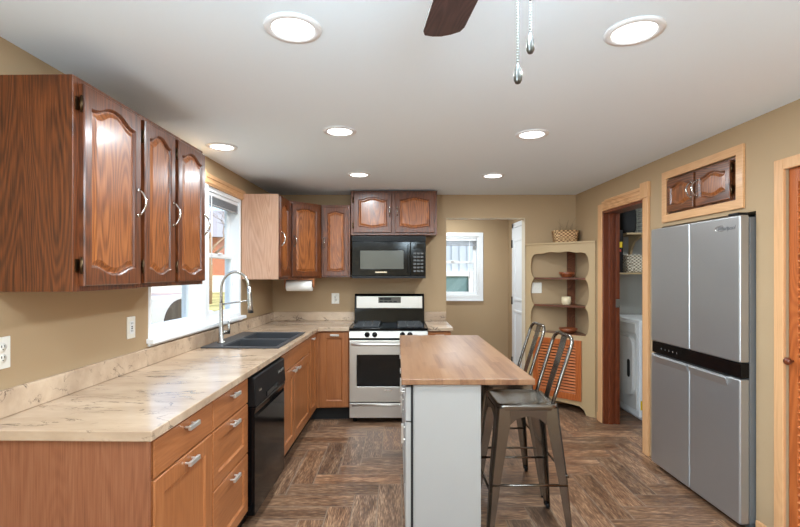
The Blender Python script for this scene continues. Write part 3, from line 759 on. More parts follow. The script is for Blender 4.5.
# ---- countertops
CT = 0.92
sk = [Lw(0.075, 3.262), Lw(0.585, 3.262), Lw(0.585, 4.045), Lw(0.075, 4.045)]
outer = [Lw(0.003, 1.552), Lw(0.641, 1.552), Lw(0.641, 4.475), (-0.468, 4.475), (-0.468, 5.117), (Lw(0.003, 5.1)[0], 5.117)]
ct = thing('laminate_countertop', 'marbled beige laminate countertop running along left wall to the range', 'countertop', T(0, 0, 0))
mb = MB(); mb.prism(outer, [sk], 0.884, CT); mb.build('slab', M_LAM, ct, 0.004, 3)
mb = MB()
pl = [Lw(0.003, 1.552), Lw(0.026, 1.552), Lw(0.026, 5.094), (-0.468, 5.094), (-0.468, 5.117), (Lw(0.003, 5.1)[0], 5.117)]
mb.prism(pl, [], CT, 1.02); mb.build('backsplash', M_LAM, ct, 0.006, 3)
ct = thing('laminate_countertop', 'short marbled laminate countertop piece right of the range', 'countertop', T(0, 0, 0))
mb = MB(); mb.box(0.301, 0.546, 4.475, 5.117, 0.884, CT); mb.build('slab', M_LAM, ct, 0.004, 3)
mb = MB(); mb.box(0.301, 0.546, 5.094, 5.117, CT, 1.02); mb.build('backsplash', M_LAM, ct, 0.004, 3)

# ---- sink (local frame = left frame, origin at its near rear corner)
sx, sv = 0.045, 3.232
sink = thing('kitchen_sink', 'black double-bowl drop-in sink set into the laminate counter', 'sink', FL @ T(sx, sv, CT))
SW, SLn = 0.555, 0.843
mb = MB()
b1 = [(0.135, 0.04), (0.52, 0.04), (0.52, 0.40), (0.135, 0.40)]; b2 = [(0.135, 0.43), (0.52, 0.43), (0.52, 0.805), (0.135, 0.805)]
mb.prism([(0, 0), (SW, 0), (SW, SLn), (0, SLn)], [b1, b2], 0.0005, 0.010); mb.build('rim', M_SINK, sink, 0.004, 2)
for bq in (b1, b2):
    mb = MB(); (xa, ya), (xb, yb) = bq[0], bq[2]
    e = 0.006
    for q in ((xa, xa+e, ya, yb), (xb-e, xb, ya, yb), (xa, xb, ya, ya+e), (xa, xb, yb-e, yb)): mb.box(q[0], q[1], q[2], q[3], -0.20, 0.004)
    mb.box(xa, xb, ya, yb, -0.206, -0.2)
    o = mb.build('basin', M_SINK, sink)
    mb = MB(); mb.lathe([(0.001, 0.003), (0.03, 0.002), (0.045, 0.004), (0.047, 0.0)], ((xa+xb)/2, (ya+yb)/2, -0.2), 20); mb.build('drain', M_CHROME, o)
# ---- faucet
fa = thing('kitchen_faucet', 'tall brushed nickel pull-down faucet standing behind the black sink', 'faucet', FL @ T(0.112, sv+0.20, CT+0.0105))
mb = MB(); mb.lathe([(0.001, 0), (0.03, 0), (0.03, 0.006), (0.019, 0.014), (0.019, 0.11), (0.013, 0.13), (0.013, 0.30)], n=20)
mb.build('body', M_FAUCET, fa)
pts = []; rad = 0.105; zc = 0.40
pts = [(0, 0, 0.29), (0, 0, 0.35)]
for i in range(17):
    a = math.pi - i/16*math.pi*0.97
    pts.append((rad + rad*math.cos(a), 0, zc + rad*1.22*math.sin(a)))
mb = MB(); mb.tube(pts, 0.0105, 12)
# coil rings of the spring hose
mb.build('spout_hose', M_FAUCET, fa)
ex, ez = pts[-1][0], pts[-1][2]
mb = MB(); mb.tube([(ex, 0, ez+0.01), (ex+0.002, 0, ez-0.05), (ex+0.008, 0, ez-0.13), (ex+0.012, 0, ez-0.19)], [0.012, 0.0165, 0.0185, 0.0205], 16); mb.build('spray_head', M_FAUCET, fa)
mb = MB(); mb.tube([(0.0, 0, 0.285), (0.1, 0, 0.30), (ex-0.004, 0, 0.315)], 0.0055, 8); mb.tube([(ex+0.018*math.cos(t*math.pi/6), 0.018*math.sin(t*math.pi/6), 0.315) for t in range(12)], 0.004, 6, closed=True); mb.build('docking_arm', M_FAUCET, fa)
mb = MB(); mb.cyl((0, 0, 0.075), (0.035, 0.045, 0.075), 0.015, n=14); mb.tube([(0.035, 0.045, 0.06), (0.04, 0.05, 0.1), (0.038, 0.048, 0.17)], [0.012, 0.01, 0.007], 12); mb.build('lever_handle', M_FAUCET, fa)

# ---- dishwasher
dw = thing('dishwasher', 'black dishwasher built in under the counter between drawers and sink cabinet', 'dishwasher', onleft(0.60, 2.566, 0))
mb = MB(); mb.box(0.006, 0.640, 0.0, 0.55, 0.09, 0.872); mb.box(0.006, 0.64, 0.05, 0.06, 0.0, 0.09); mb.build('tub', M_BLACKM, dw)
mb = MB()
prof = [(-0.048, 0.095), (-0.048, 0.64), (-0.044, 0.66), (-0.052, 0.69), (-0.052, 0.70), (0.0, 0.70), (0.0, 0.095)]
mb.prism(prof, [], 0.012, 0.634, 'x'); mb.build('door', M_BLACK, dw, 0.003)
mb = MB(); mb.prism([(-0.056, 0.705), (-0.046, 0.858), (-0.04, 0.866), (0, 0.866), (0, 0.705)], [], 0.012, 0.634, 'x'); cp = mb.build('control_panel', M_BLACKM, dw, 0.004)
mb = MB(); mb.box(0.20, 0.44, -0.060, -0.05, 0.712, 0.742); mb.build('latch_handle', M_BLACK, cp, 0.004)
mb = MB()
for k in range(4): mb.box(0.47+0.034*k, 0.494+0.034*k, -0.0545, -0.048, 0.79, 0.806)
mb.build('buttons', M_DISPLAY, cp, 0.001)
mb = MB(); mb.box(0.07, 0.115, -0.055, -0.05, 0.775, 0.785); mb.build('badge', M_CHROME, cp)

# ---- range
rg = thing('gas_range', 'stainless steel freestanding gas range with black cooktop on the back wall', 'range', T(-0.463, 4.462, 0))
RWd = 0.760
mb = MB(); mb.box(0.004, RWd-0.004, 0.0, 0.62, 0.045, 0.893); 
for fx in (0.05, RWd-0.05):
    for fy in (0.05, 0.56): mb.cyl((fx, fy, 0.0), (fx, fy, 0.05), 0.018, n=10)
mb.build('body', M_BLACKM, rg, 0.002)
mb = MB(); mb.box(0.004, RWd-0.004, -0.028, 0.0, 0.052, 0.195); dr = mb.build('storage_drawer', M_STEEL, rg, 0.004)
mb = MB(); mb.tube([(0.03, -0.034, 0.176), (RWd-0.03, -0.034, 0.176)], 0.009, 8); mb.build('drawer_pull', M_STEEL, dr)
mb = MB()
mb.prism([(0.004, 0.205), (RWd-0.004, 0.205), (RWd-0.004, 0.80), (0.004, 0.80)], [[(0.075, 0.355), (RWd-0.075, 0.355), (RWd-0.075, 0.662), (0.075, 0.662)]], -0.032, 0.0, 'y')
od = mb.build('oven_door', M_STEEL, rg, 0.004)
mb = MB(); mb.box(0.073, RWd-0.073, -0.028, -0.004, 0.353, 0.664); mb.build('oven_window', M_DGLASS, od)
mb = MB(); hp = [(0.03, -0.032, 0.765), (0.04, -0.07, 0.768)] + [(0.04+(RWd-0.08)*i/8, -0.078, 0.768) for i in range(1, 8)] + [(RWd-0.04, -0.07, 0.768), (RWd-0.03, -0.032, 0.765)]
mb.tube(hp, 0.0125, 10); mb.build('oven_handle', M_STEEL, od)
mb = MB(); mb.box(0.345, 0.415, -0.0335, -0.031, 0.312, 0.328); mb.build('badge', M_CHROME, od)
mb = MB(); mb.prism([(-0.030, 0.822), (-0.022, 0.886), (0.06, 0.890), (0.06, 0.822)], [], 0.0, RWd, 'x'); cp = mb.build('control_panel', M_STEEL, rg, 0.003)
for kx in (0.175, 0.248, 0.515, 0.588):
    mb = MB(); mb.lathe([(0.026, 0), (0.026, 0.006), (0.021, 0.010), (0.019, 0.030), (0.001, 0.032)], n=18, M=T(kx, -0.027, 0.856) @ RX(97)); mb.box(kx-0.004, kx+0.004, -0.064, -0.055, 0.838, 0.875); mb.build('burner_knob', M_BLACK, cp)
mb = MB(); mb.prism([(0.0, 0.0), (RWd, 0.0), (RWd, 0.55), (0, 0.55)], [[(0.03, 0.03), (RWd-0.03, 0.03), (RWd-0.03, 0.53), (0.03, 0.53)]], 0.893, 0.914); mb.box(0.02, RWd-0.02, 0.02, 0.54, 0.893, 0.902); mb.build('cooktop', M_BLACK, rg, 0.003)
for gx in (0.04, 0.47):
    mb = MB(); W2 = 0.25
    for yy in (0.06, 0.18, 0.29, 0.40, 0.50): mb.box(gx, gx+W2, yy-0.006, yy+0.006, 0.918, 0.934)
    for xx in (gx, gx+W2/3, gx+2*W2/3, gx+W2-0.012): mb.box(xx, xx+0.012, 0.06, 0.50, 0.918, 0.934)
    for xx in (gx+0.006, gx+W2-0.006):
        for yy in (0.06, 0.5): mb.box(xx-0.006, xx+0.006, yy-0.006, yy+0.006, 0.902, 0.92)
    mb.build('burner_grate', M_IRON, rg, 0.002)
for bx in (0.165, 0.595):
    for by in (0.16, 0.41):
        mb = MB(); mb.lathe([(0.05, 0), (0.05, 0.006), (0.036, 0.010), (0.036, 0.018), (0.001, 0.02)], (bx, by, 0.902), 20); mb.build('burner', M_BLACKM, rg)
mb = MB(); mb.box(0.315, 0.445, 0.06, 0.5, 0.902, 0.912); mb.build('griddle_plate', M_BLACK, rg, 0.003)
mb = MB(); mb.prism([(0.575, 0.893), (0.545, 0.90), (0.555, 1.03), (0.562, 1.19), (0.57, 1.21), (0.585, 1.222), (0.635, 1.222), (0.635, 0.893)], [], 0.0, RWd, 'x'); bgd = mb.build('backguard', M_BLACK, rg, 0.006)
mb = MB(); mb.prism([(0.548, 1.065), (0.549, 1.197), (0.565, 1.197), (0.565, 1.065)], [], 0.022, RWd-0.022, 'x'); mb.build('steel_panel', M_STEEL, bgd, 0.004)
mb = MB(); mb.box(0.26, 0.505, 0.540, 0.556, 1.125, 1.19); mb.build('clock_display', M_DISPLAY, bgd, 0.002)
mb = MB(); mb.box(0.275, 0.315, 0.538, 0.545, 1.158, 1.182); mb.box(0.32, 0.40, 0.538, 0.545, 1.155, 1.18)
for k in range(4): mb.box(0.275+0.05*k, 0.31+0.05*k, 0.538, 0.545, 1.132, 1.145)
mb.build('clock_buttons', M_BLACKM, bgd)

# ---- microwave
mw = thing('microwave_oven', 'black over-the-range microwave mounted under the short oak cabinet', 'microwave', T(-0.463, 4.74, 1.402))
mb = MB(); mb.box(0, 0.758, 0.0, 0.37, 0, 0.43); mb.build('body', M_BLACKM, mw, 0.003)
mb = MB(); mb.prism([(0.0, 0.02), (0.60, 0.02), (0.60, 0.37), (0.0, 0.37)], [[(0.085, 0.09), (0.53, 0.09), (0.53, 0.28), (0.085, 0.28)]], -0.024, 0, 'y'); dd = mb.build('door', M_BLACK, mw, 0.004)
mb = MB(); mb.box(0.083, 0.532, -0.018, -0.004, 0.088, 0.282); mb.build('door_window', M_MGLASS, dd)
mb = MB(); mb.box(0.57, 0.588, -0.045, -0.024, 0.05, 0.34); mb.build('handle', M_BLACK, dd, 0.006)
mb = MB(); mb.box(0.603, 0.758, -0.024, 0, 0.02, 0.37); cp = mb.build('control_panel', M_BLACK, mw, 0.004)
mb = MB(); mb.box(0.63, 0.735, -0.026, -0.023, 0.30, 0.345); mb.build('display', M_DGLASS, cp)
mb = MB()
for r_ in range(6):
    for q in range(3): mb.box(0.632+0.036*q, 0.66+0.036*q, -0.0255, -0.023, 0.06+0.036*r_, 0.078+0.036*r_)
mb.build('keypad', plain('keypad_grey', lin(74, 74, 74), 0.4), cp)
mb = MB()
for k in range(5): mb.box(0.0, 0.758, -0.024, -0.004, 0.374+0.011*k, 0.381+0.011*k)
mb.build('vent_grille', M_BLACKM, mw)
mb = MB(); mb.box(0.24, 0.36, -0.026, -0.02, 0.05, 0.062); mb.build('badge', M_CHROME, dd)
mb = MB(); mb.box(0.0, 0.758, -0.022, 0.36, -0.006, 0.018); mb.build('underside', M_BLACKM, mw)

# ---- refrigerator (in the alcove of the right wall)
FD = 0.088
fr = thing('refrigerator', 'four door stainless refrigerator set into the alcove of the right wall', 'refrigerator', onright(-FD+0.03, 3.470, 0))
FW = 0.89
mb = MB(); mb.box(0.004, FW-0.004, 0.03, 0.72, 0.04, 1.765); mb.box(0.03, FW-0.03, 0.05, 0.7, 0.0, 0.04); mb.build('cabinet', plain('fridge_side', lin(120, 121, 122), 0.45, metal=0.4), fr, 0.003)
def fdoor(x0, x1, z0, z1):
    mb = MB(); mb.box(x0, x1, -0.03, 0.028, z0, z1); return mb.build('door', M_FRIDGE, fr, 0.011, 4)
d1 = fdoor(0.0, 0.447, 0.944, 1.778); d2 = fdoor(0.453, FW, 0.944, 1.778); d3 = fdoor(0.0, 0.447, 0.035, 0.852); d4 = fdoor(0.453, FW, 0.035, 0.852)
mb = MB(); mb.box(0.003, FW-0.003, -0.022, 0.028, 0.858, 0.941); cp = mb.build('control_band', M_BLACK, fr, 0.003)
for k in range(5):
    mb = MB(); mb.box(0.12+0.045*k, 0.128+0.045*k, -0.0228, -0.0215, 0.892, 0.905); mb.build('touch_icon', M_DISPLAY, cp)
for dd, x0, x1 in ((d3, 0.05, 0.437), (d4, 0.463, 0.80)):
    mb = MB(); mb.prism([(-0.042, 0.846), (-0.046, 0.838), (-0.031, 0.792), (-0.029, 0.846)], [], x0, x1, 'x'); mb.build('handle_lip', M_FRIDGE, dd, 0.002)
mb = MB(); mb.box(0.045, FW-0.1, -0.033, -0.0, 0.8525, 0.857); mb.build('handle_recess', M_DARK, fr)
mb = MB(); mb.box(0.80, FW-0.01, -0.03, 0.03, 1.7785, 1.792); mb.build('hinge_cover', M_BLACKM, fr, 0.003)
mb = MB(); mb.box(0.0, FW+0.006, 0.105, 0.13, 0.03, 1.779); mb.build('gap_shadow_strip', M_BLACKM, fr)  # black strip standing in for the shaded gap beside the alcove wall
cu = bpy.data.curves.new('logo', 'FONT'); cu.body = 'Whirlpool'; cu.size = 0.034; cu.shear = 0.25; cu.extrude = 0.0006
tmp = bpy.data.objects.new('logo', cu); COL.objects.link(tmp)
bpy.context.view_layer.update()
lm = bpy.data.meshes.new_from_object(tmp.evaluated_get(bpy.context.evaluated_depsgraph_get()))
bpy.data.objects.remove(tmp)
lm.materials.clear(); lm.materials.append(plain('logo_grey', lin(90, 90, 92), 0.4))
lo = bpy.data.objects.new('logo', lm); COL.objects.link(lo); lo.parent = d2; lo.matrix_basis = T(0.715, -0.0306, 1.70) @ RX(90)
mb = MB(); mb.tube([(0.745+0.05*math.cos(t*math.pi/10), -0.0305, 1.712+0.016*math.sin(t*math.pi/10)) for t in range(3, 18)], 0.0014, 5); mb.build('logo_swirl', M_CHROME, d2)

# ---- island
isl = thing('island_cabinet', 'white painted kitchen island cabinet standing in the middle of the floor', 'kitchen island', T(0.082, 3.89, 0) @ RZ(-90))
IL, ID = 1.56, 0.338
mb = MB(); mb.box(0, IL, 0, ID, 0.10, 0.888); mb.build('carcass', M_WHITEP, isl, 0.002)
mb = MB(); mb.box(0.0, IL, 0.05, ID, 0, 0.10); mb.build('plinth', M_WHITEP, isl)
mb = MB(); mb.box(IL-0.002, IL+0.008, 0.006, ID+0.004, 0.0, 0.886); mb.build('end_panel', M_WHITEP, isl, 0.002)
mb = MB(); mb.box(IL+0.006, IL+0.020, -0.03, ID+0.006, 0.0, 0.085); mb.build('base_moulding', M_WHITEP, isl, 0.004)
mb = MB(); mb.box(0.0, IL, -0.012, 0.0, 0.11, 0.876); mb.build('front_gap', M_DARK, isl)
for k in range(3):
    x0 = 0.004+k*(IL/3); x1 = x0+IL/3-0.006
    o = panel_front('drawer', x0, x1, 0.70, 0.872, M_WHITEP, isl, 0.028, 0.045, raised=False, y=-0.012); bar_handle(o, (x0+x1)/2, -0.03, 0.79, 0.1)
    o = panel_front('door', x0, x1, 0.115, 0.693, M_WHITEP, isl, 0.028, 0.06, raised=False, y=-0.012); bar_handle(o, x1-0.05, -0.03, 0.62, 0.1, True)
mb = MB(); mb.box(-0.335, 0.335, -0.815, 0.815, 0.0, 0.031)
bt = mb.build('butcher_block_top', M_BUTCHER, None, 0.004, M=T(0.357, 3.115, 0.889)); tag(bt, 'butcher block wooden worktop lying on the white island', 'worktop')

# ---- bar stools
def make_stool():
    root = thing('bar_stool', 'gunmetal metal bar stool with a back, nearer the camera at the island', 'bar stool', None, 'metal stools along the island')
    Hs = 0.74; hs = 0.168
    def rr(hx, hy, r, n=5):
        p = []
        for cx, cy, a0 in ((hx-r, hy-r, 0), (-hx+r, hy-r, 90), (-hx+r, -hy+r, 180), (hx-r, -hy+r, 270)):
            for i in range(n+1):
                a = R(a0 + 90*i/n); p.append((cx+r*math.cos(a), cy+r*math.sin(a)))
        return p
    mb = MB(); rings = []
    for s, z in ((0.985, Hs-0.055), (1.0, Hs-0.012), (0.985, Hs-0.002), (0.95, Hs), (0.88, Hs-0.004), (0.5, Hs-0.009), (0.1, Hs-0.010)):
        rings.append([Vector((x, y, z)) for x, y in rr(hs*s, hs*s, 0.045*s)])
    mb.rings(rings); mb.build('seat', M_GUN, root)
    for sx_ in (-1, 1):
        for sy_ in (-1, 1):
            mb = MB()
            def sec(cx, cy, w, z, t=0.004, c=0.012):
                q = [(0, -c), (0, -w), (-t, -w), (-t, -c-t*0.4), (-c-t*0.4, -t), (-w, -t), (-w, 0), (-c, 0)]
                return [Vector((sx_*(cx+a), sy_*(cy+b_), z)) for a, b_ in q]
            mb.rings([sec(0.166, 0.166, 0.078, Hs-0.02), sec(0.175, 0.173, 0.074, Hs-0.12), sec(0.205, 0.19, 0.055, 0.36), sec(0.232, 0.208, 0.03, 0.025), sec(0.234, 0.209, 0.028, 0.012)], smooth=False)
            lg = mb.build('leg', M_GUN, root)
            mb = MB(); mb.cyl((sx_*0.222, sy_*0.197, 0.0), (sx_*0.221, sy_*0.196, 0.03), 0.0135, 0.015, 10); mb.build('foot_cap', M_BLACKM, lg)
    mb = MB()
    for sy_ in (-1, 1):                                                # arched apron between the legs
        P0 = [(-0.10, Hs-0.03), (0.10, Hs-0.03), (0.10, Hs-0.11), (0.06, Hs-0.075), (0.0, Hs-0.062), (-0.06, Hs-0.075), (-0.10, Hs-0.11)]
        mb.prism(P0, [], sy_*0.168-0.0015, sy_*0.168+0.0015, 'y'); mb.prism(P0, [], sy_*0.168-0.0015, sy_*0.168+0.0015, 'x')
    mb.build('apron', M_GUN, root)
    for (a, b_, z) in (((-1, -1), (1, -1), 0.315), ((-1, 1), (1, 1), 0.315), ((-1, -1), (-1, 1), 0.27), ((1, -1), (1, 1), 0.36)):
        k = 0.207+0.0; kx = 0.205; ky = 0.188
        mb = MB(); mb.tube([(a[0]*kx, a[1]*ky, z), (b_[0]*kx, b_[1]*ky, z)], 0.007, 8); mb.build('footrest_rung', M_GUN, root)
    pts = [(0.13, -0.14, Hs-0.03), (0.155, -0.142, Hs+0.05), (0.235, -0.146, Hs+0.30), (0.246, -0.14, Hs+0.332), (0.252, -0.112, Hs+0.350), (0.255, -0.085, Hs+0.356)]
    pts = pts + [(x, -y, z) for x, y, z in reversed(pts)]
    mb = MB(); mb.tube(pts, 0.0105, 10); mb.build('back_frame', M_GUN, root)
    mb = MB()
    rows = [(0.146, Hs-0.01, 0.033), (0.165, Hs+0.06, 0.034), (0.235, Hs+0.28, 0.040), (0.254, Hs+0.352, 0.042)]
    mb.rings([[Vector((x, -w_, z)), Vector((x, w_, z)), Vector((x+0.004, w_, z)), Vector((x+0.004, -w_, z))] for x, z, w_ in rows], smooth=False)
    mb.build('back_splat', M_GUN, root)
    return root
stool = make_stool()
stool.matrix_basis = T(0.708, 2.645, 0)
s2 = copy_tree(stool); s2.matrix_basis = T(0.725, 3.175, 0); s2['label'] = 'gunmetal metal bar stool with a back, behind the nearer stool'

# ---- corner shelf unit
CA = Vector((1.437, 5.112)); CB = Vector((1.985, 4.603))
ang = math.degrees(math.atan2(CB.y-CA.y, CB.x-CA.x)); CW = (CB-CA).length
CM = T(CA.x, CA.y, 0) @ RZ(ang)
cc = thing('corner_shelf_cabinet', 'khaki painted corner cabinet with scalloped open shelves and a louvred door', 'corner cabinet', CM)
CH = 1.755
shz = [0.80, 1.10, 1.392, 1.655]
left = []
for a, b_ in zip(shz[:-1], shz[1:]):
    for i in range(9):
        t = i/8
        z = a+0.006 + (b_-a-0.012)*t
        left.append((0.088 - 0.036*math.sin(math.pi*min(1, max(0, t)))**0.55, z))
top = []
xl, xr = 0.088, CW-0.1
for i in range(1, 14):
    t = i/14; top.append((xl+(xr-xl)*t, shz[-1] + 0.022*math.sin(math.pi*t)**0.5 - 0.012*math.sin(3*math.pi*t)**2))
rightp = [(CW-0.012-x, z) for x, z in reversed(left)]
hole = left + top + rightp
mb = MB()
fo = [(0, 0.0), (0.085, 0.0), (0.10, 0.05), (0.15, 0.085), (CW/2, 0.095), (CW-0.16, 0.085), (CW-0.11, 0.05), (CW-0.09, 0.0), (CW, 0.0), (CW, CH), (0, CH)]
mb.prism(fo, [hole, [(0.10, 0.15), (0.60, 0.15), (0.60, 0.75), (0.10, 0.75)]], 0.0, 0.019, 'y'); mb.build('face_frame', M_KHAKI, cc, 0.002)
Ci = CM.inverted()
def tri(inset=0.0, z0=0, z1=1):
    P = [Ci @ Vector((p[0], p[1], 0)) for p in ((CA.x+0.02, CA.y), (CB.x, CB.y+0.02), (Rw(-0.004, 5.0)[0], 5.114))]
    return [(0.03, 0.0195), (CW-0.035, 0.0195), (P[2].x-0.004, P[2].y-0.006)]
mb = MB(); q = tri(); mb.prism([(-0.008, -0.012), (CW+0.004, -0.012), (CW+0.0, 0.012), (q[2][0], q[2][1]), (0.0, 0.012)], [], CH, CH+0.02); mb.build('top_board', M_KHAKI, cc, 0.003)
for z in shz[:3]:
    mb = MB(); mb.prism(tri(), [], z-0.009, z+0.009); mb.build('shelf', M_WALNUT, cc)
mb = MB()
mbm = Ci @ T(1.872, 5.098, 0)
def cbox(x0, x1, y0, y1, z0, z1):
    P = [Ci @ Vector((x, y, 0)) for x, y in ((x0, y0), (x1, y0), (x1, y1), (x0, y1))]
    mb.prism([(p.x, p.y) for p in P], [], z0, z1)
for za, zb in ((0.82, 1.09), (1.11, 1.382), (1.402, 1.755)): cbox(1.885, 1.972, 5.092, 5.106, za, zb)
mb.build('corner_post', M_WALNUT, cc)
dd = None
mb = MB()
mb.prism([(0.088, 0.138), (0.612, 0.138), (0.612, 0.758), (0.088, 0.758)], [[(0.145, 0.205), (0.555, 0.205), (0.555, 0.70), (0.145, 0.70)]], -0.02, -0.001, 'y'); dd = mb.build('louvred_door', M_ORANGE, cc, 0.003)
mb = MB()
for k in range(16):
    mb.obox(T(0.35, -0.011, 0.221 + k*0.0308) @ RX(48), 0.412, 0.024, 0.005)
mb.build('louvres', M_ORANGEX, dd)
mb = MB(); mb.box(0.143, 0.557, -0.002, 0.0, 0.2, 0.705); mb.build('backing', M_DARK, dd)
mb = MB(); mb.box(0.094, 0.112, -0.034, -0.02, 0.63, 0.70); mb.build('latch', M_BLACKM, dd, 0.002)
def cpt(x, y, z):   # point of corner unit -> world
    p = CM @ Vector((x, y, z)); return p

# things on the corner unit
def woven_basket(name, label, M, w, d, h, mat, flare=1.12, rows=9, cat='basket'):
    root = thing(name, label, cat, M)
    mb = MB(); n = 40
    def ring(s, z, wob, ph):
        p = []
        for i in range(n):
            a = 2*math.pi*i/n; ca, sa = math.cos(a), math.sin(a)
            ex_ = 0.42
            x = math.copysign(abs(ca)**ex_, ca)*w/2; y = math.copysign(abs(sa)**ex_, sa)*d/2
            k = s*(1 + wob*(1 if (i+ph) % 2 else -1))
            p.append(Vector((x*k, y*k, z)))
        return p
    rings = [ring(0.05, 0.004, 0, 0), ring(0.97, 0.003, 0, 0)]
    for r_ in range(rows):
        s = 1 + (flare-1)*(r_/(rows-1)); z = h*(r_+0.5)/rows
        rings.append(ring(s*0.985, z-h/rows*0.35, 0.018, r_)); rings.append(ring(s*1.015, z, 0.02, r_)); rings.append(ring(s*0.985, z+h/rows*0.35, 0.018, r_))
    rings.append(ring(flare*0.94, h*0.97, 0, 0)); rings.append(ring(flare*0.9, h*0.2, 0, 0)); rings.append(ring(0.05, h*0.12, 0, 0))
    mb.rings(rings); mb.build('weave', mat, root)
    mb = MB(); mb.tube([tuple(p) for p in ring(flare*1.0, h, 0, 0)], 0.008, 8, closed=True); mb.build('rim', mat, root)
    return root
p = cpt(0.36, 0.19, 0)
bk = woven_basket('wicker_basket', 'small brown wicker basket holding dried stems on top of corner cabinet', T(p.x, p.y, CH+0.0215) @ RZ(-10), 0.235, 0.17, 0.125, M_WICKER)
mb = MB()
for k in range(22):
    a = random.uniform(0, 6.28); r0 = random.uniform(0, 0.06); l = random.uniform(0.1, 0.26); sp = random.uniform(0.02, 0.12)
    x, y = r0*math.cos(a), r0*math.sin(a)
    mb.tube([(x, y, 0.03), (x+sp*0.4*math.cos(a), y+sp*0.4*math.sin(a), 0.03+l*0.6), (x+sp*math.cos(a+0.4), y+sp*math.sin(a+0.4), 0.03+l)], [0.0016, 0.0013, 0.0008], 5)
mb.build('dried_stems', M_TWIG, bk)
def lathe_thing(name, label, cat, M, prof, mat, n=32):
    mb = MB(); mb.lathe(prof, n=n); o = mb.build(name, mat, None, M=M); return tag(o, label, cat)
p = cpt(0.43, 0.2, 0)
lathe_thing('wooden_bowl', 'turned wooden bowl on the upper shelf of the corner cabinet', 'bowl', T(p.x-0.06, p.y-0.02, 1.402),
            [(0.001, 0), (0.05, 0), (0.052, 0.006), (0.075, 0.03), (0.088, 0.058), (0.083, 0.058), (0.068, 0.032), (0.04, 0.012), (0.001, 0.01)], M_BOWL)
p = cpt(0.42, 0.17, 0)
lathe_thing('ceramic_cup', 'cream ceramic cup on the middle shelf of the corner cabinet', 'cup', T(p.x-0.045, p.y-0.02, 1.11),
            [(0.001, 0), (0.036, 0), (0.045, 0.006), (0.05, 0.04), (0.047, 0.085), (0.042, 0.085), (0.044, 0.04), (0.036, 0.012), (0.001, 0.01)], M_CREAM)
p = cpt(0.42, 0.17, 0)
lathe_thing('wooden_bowl', 'shallow wooden bowl on the lowest open shelf above louvred door', 'bowl', T(p.x-0.03, p.y-0.03, 0.81),
            [(0.001, 0), (0.05, 0), (0.08, 0.02), (0.1, 0.05), (0.095, 0.05), (0.07, 0.024), (0.001, 0.01)], M_BOWL)

# ---- outlets and switch plate
def outlet(M, label, style='duplex', w=0.072, h=0.118, cat='outlet', name='electrical_outlet'):
    root = thing(name, label, cat, M)
    mb = MB(); mb.box(-w/2, w/2, -0.006, -0.0005, -h/2, h/2); mb.build('cover_plate', M_PLASTIC, root, 0.0025)
    if style == 'duplex':
        for s in (-1, 1):
            mb = MB(); mb.lathe([(0.0165, 0), (0.0165, 0.0025), (0.001, 0.003)], n=20, M=T(0, -0.006, s*0.02) @ RX(90)); rc = mb.build('receptacle', M_PLASTIC, root)
            mb = MB()
            for xx in (-0.0065, 0.0065): mb.box(xx-0.0013, xx+0.0013, -0.0098, -0.0085, s*0.02+0.0, s*0.02+0.009)
            mb.cyl((0, -0.0098, s*0.02-0.007), (0, -0.0085, s*0.02-0.007), 0.0024, n=8); mb.build('slots', M_SLOT, rc)
    elif style == 'gfci':
        mb = MB(); mb.box(-0.017, 0.017, -0.0085, -0.006, -0.034, 0.034); rc = mb.build('receptacle', M_WHITE, root, 0.001)
        mb = MB()
        for s in (-1, 1):
            for xx in (-0.0065, 0.0065): mb.box(xx-0.0013, xx+0.0013, -0.0092, -0.0083, s*0.02-0.002, s*0.02+0.008)
            mb.box(-0.006, 0.006, -0.0095, -0.0083, s*0.005-0.003, s*0.005+0.003)
        mb.build('slots', M_SLOT, rc)
    else:
        for s in (-1, 1):
            mb = MB(); mb.box(s*0.023-0.005, s*0.023+0.005, -0.016, -0.006, -0.004, 0.012); mb.build('toggle', M_PLASTIC, root, 0.001)
    return root
outlet(onleft(0, 1.694, 1.155), 'ivory duplex outlet on the left wall nearest the camera, cut by picture edge')
outlet(onleft(0, 2.49, 1.155), 'ivory outlet with rectangular face on the left wall beside the window sill', 'gfci')
outlet(T(-0.685, BACK, 1.167), 'ivory outlet on the back wall left of the range', 'duplex', 0.085, 0.118)
outlet(T(1.553, BACK, 1.285), 'ivory double light switch plate on the wall inside corner shelves', 'switch', 0.112, 0.118, 'light switch', 'light_switch')

# ---- paper towel
ph = thing('paper_towel_holder', 'wooden paper towel holder screwed under the corner wall cabinet', 'paper towel holder', T(-1.005, 4.75, 0))
zt = UZ0+0.009
mb = MB(); mb.box(-0.155, 0.155, -0.045, 0.045, zt-0.014, zt); mb.build('mounting_board', M_HONEYX, ph, 0.002)
for s in (-1, 1):
    mb = MB(); q = [(-0.04, zt-0.014), (0.04, zt-0.014), (0.034, zt-0.06), (0.022, zt-0.088), (0, zt-0.097), (-0.022, zt-0.088), (-0.034, zt-0.06)]
    mb.prism(q, [], s*0.146-0.009, s*0.146+0.009, 'x'); mb.build('bracket', M_HONEY, ph, 0.003)
mb = MB(); mb.cyl((-0.14, 0, zt-0.075), (0.14, 0, zt-0.075), 0.011, n=12); mb.build('dowel', M_HONEYX, ph)
MR = T(-1.005, 4.75, zt-0.075) @ RY(90)
mb = MB(); mb.lathe([(0.021, -0.132), (0.054, -0.132), (0.056, -0.128), (0.056, 0.128), (0.054, 0.132), (0.021, 0.132), (0.021, -0.132)], n=36)
pr = thing('paper_towel_roll', 'white paper towel roll hanging on the wooden holder', 'paper towel', MR)
mb.build('paper', M_PAPER, pr)
mb = MB(); mb.lathe([(0.0205, -0.131), (0.0205, 0.131), (0.018, 0.131), (0.018, -0.131), (0.0205, -0.131)], n=24); mb.build('core', M_CARD, pr)

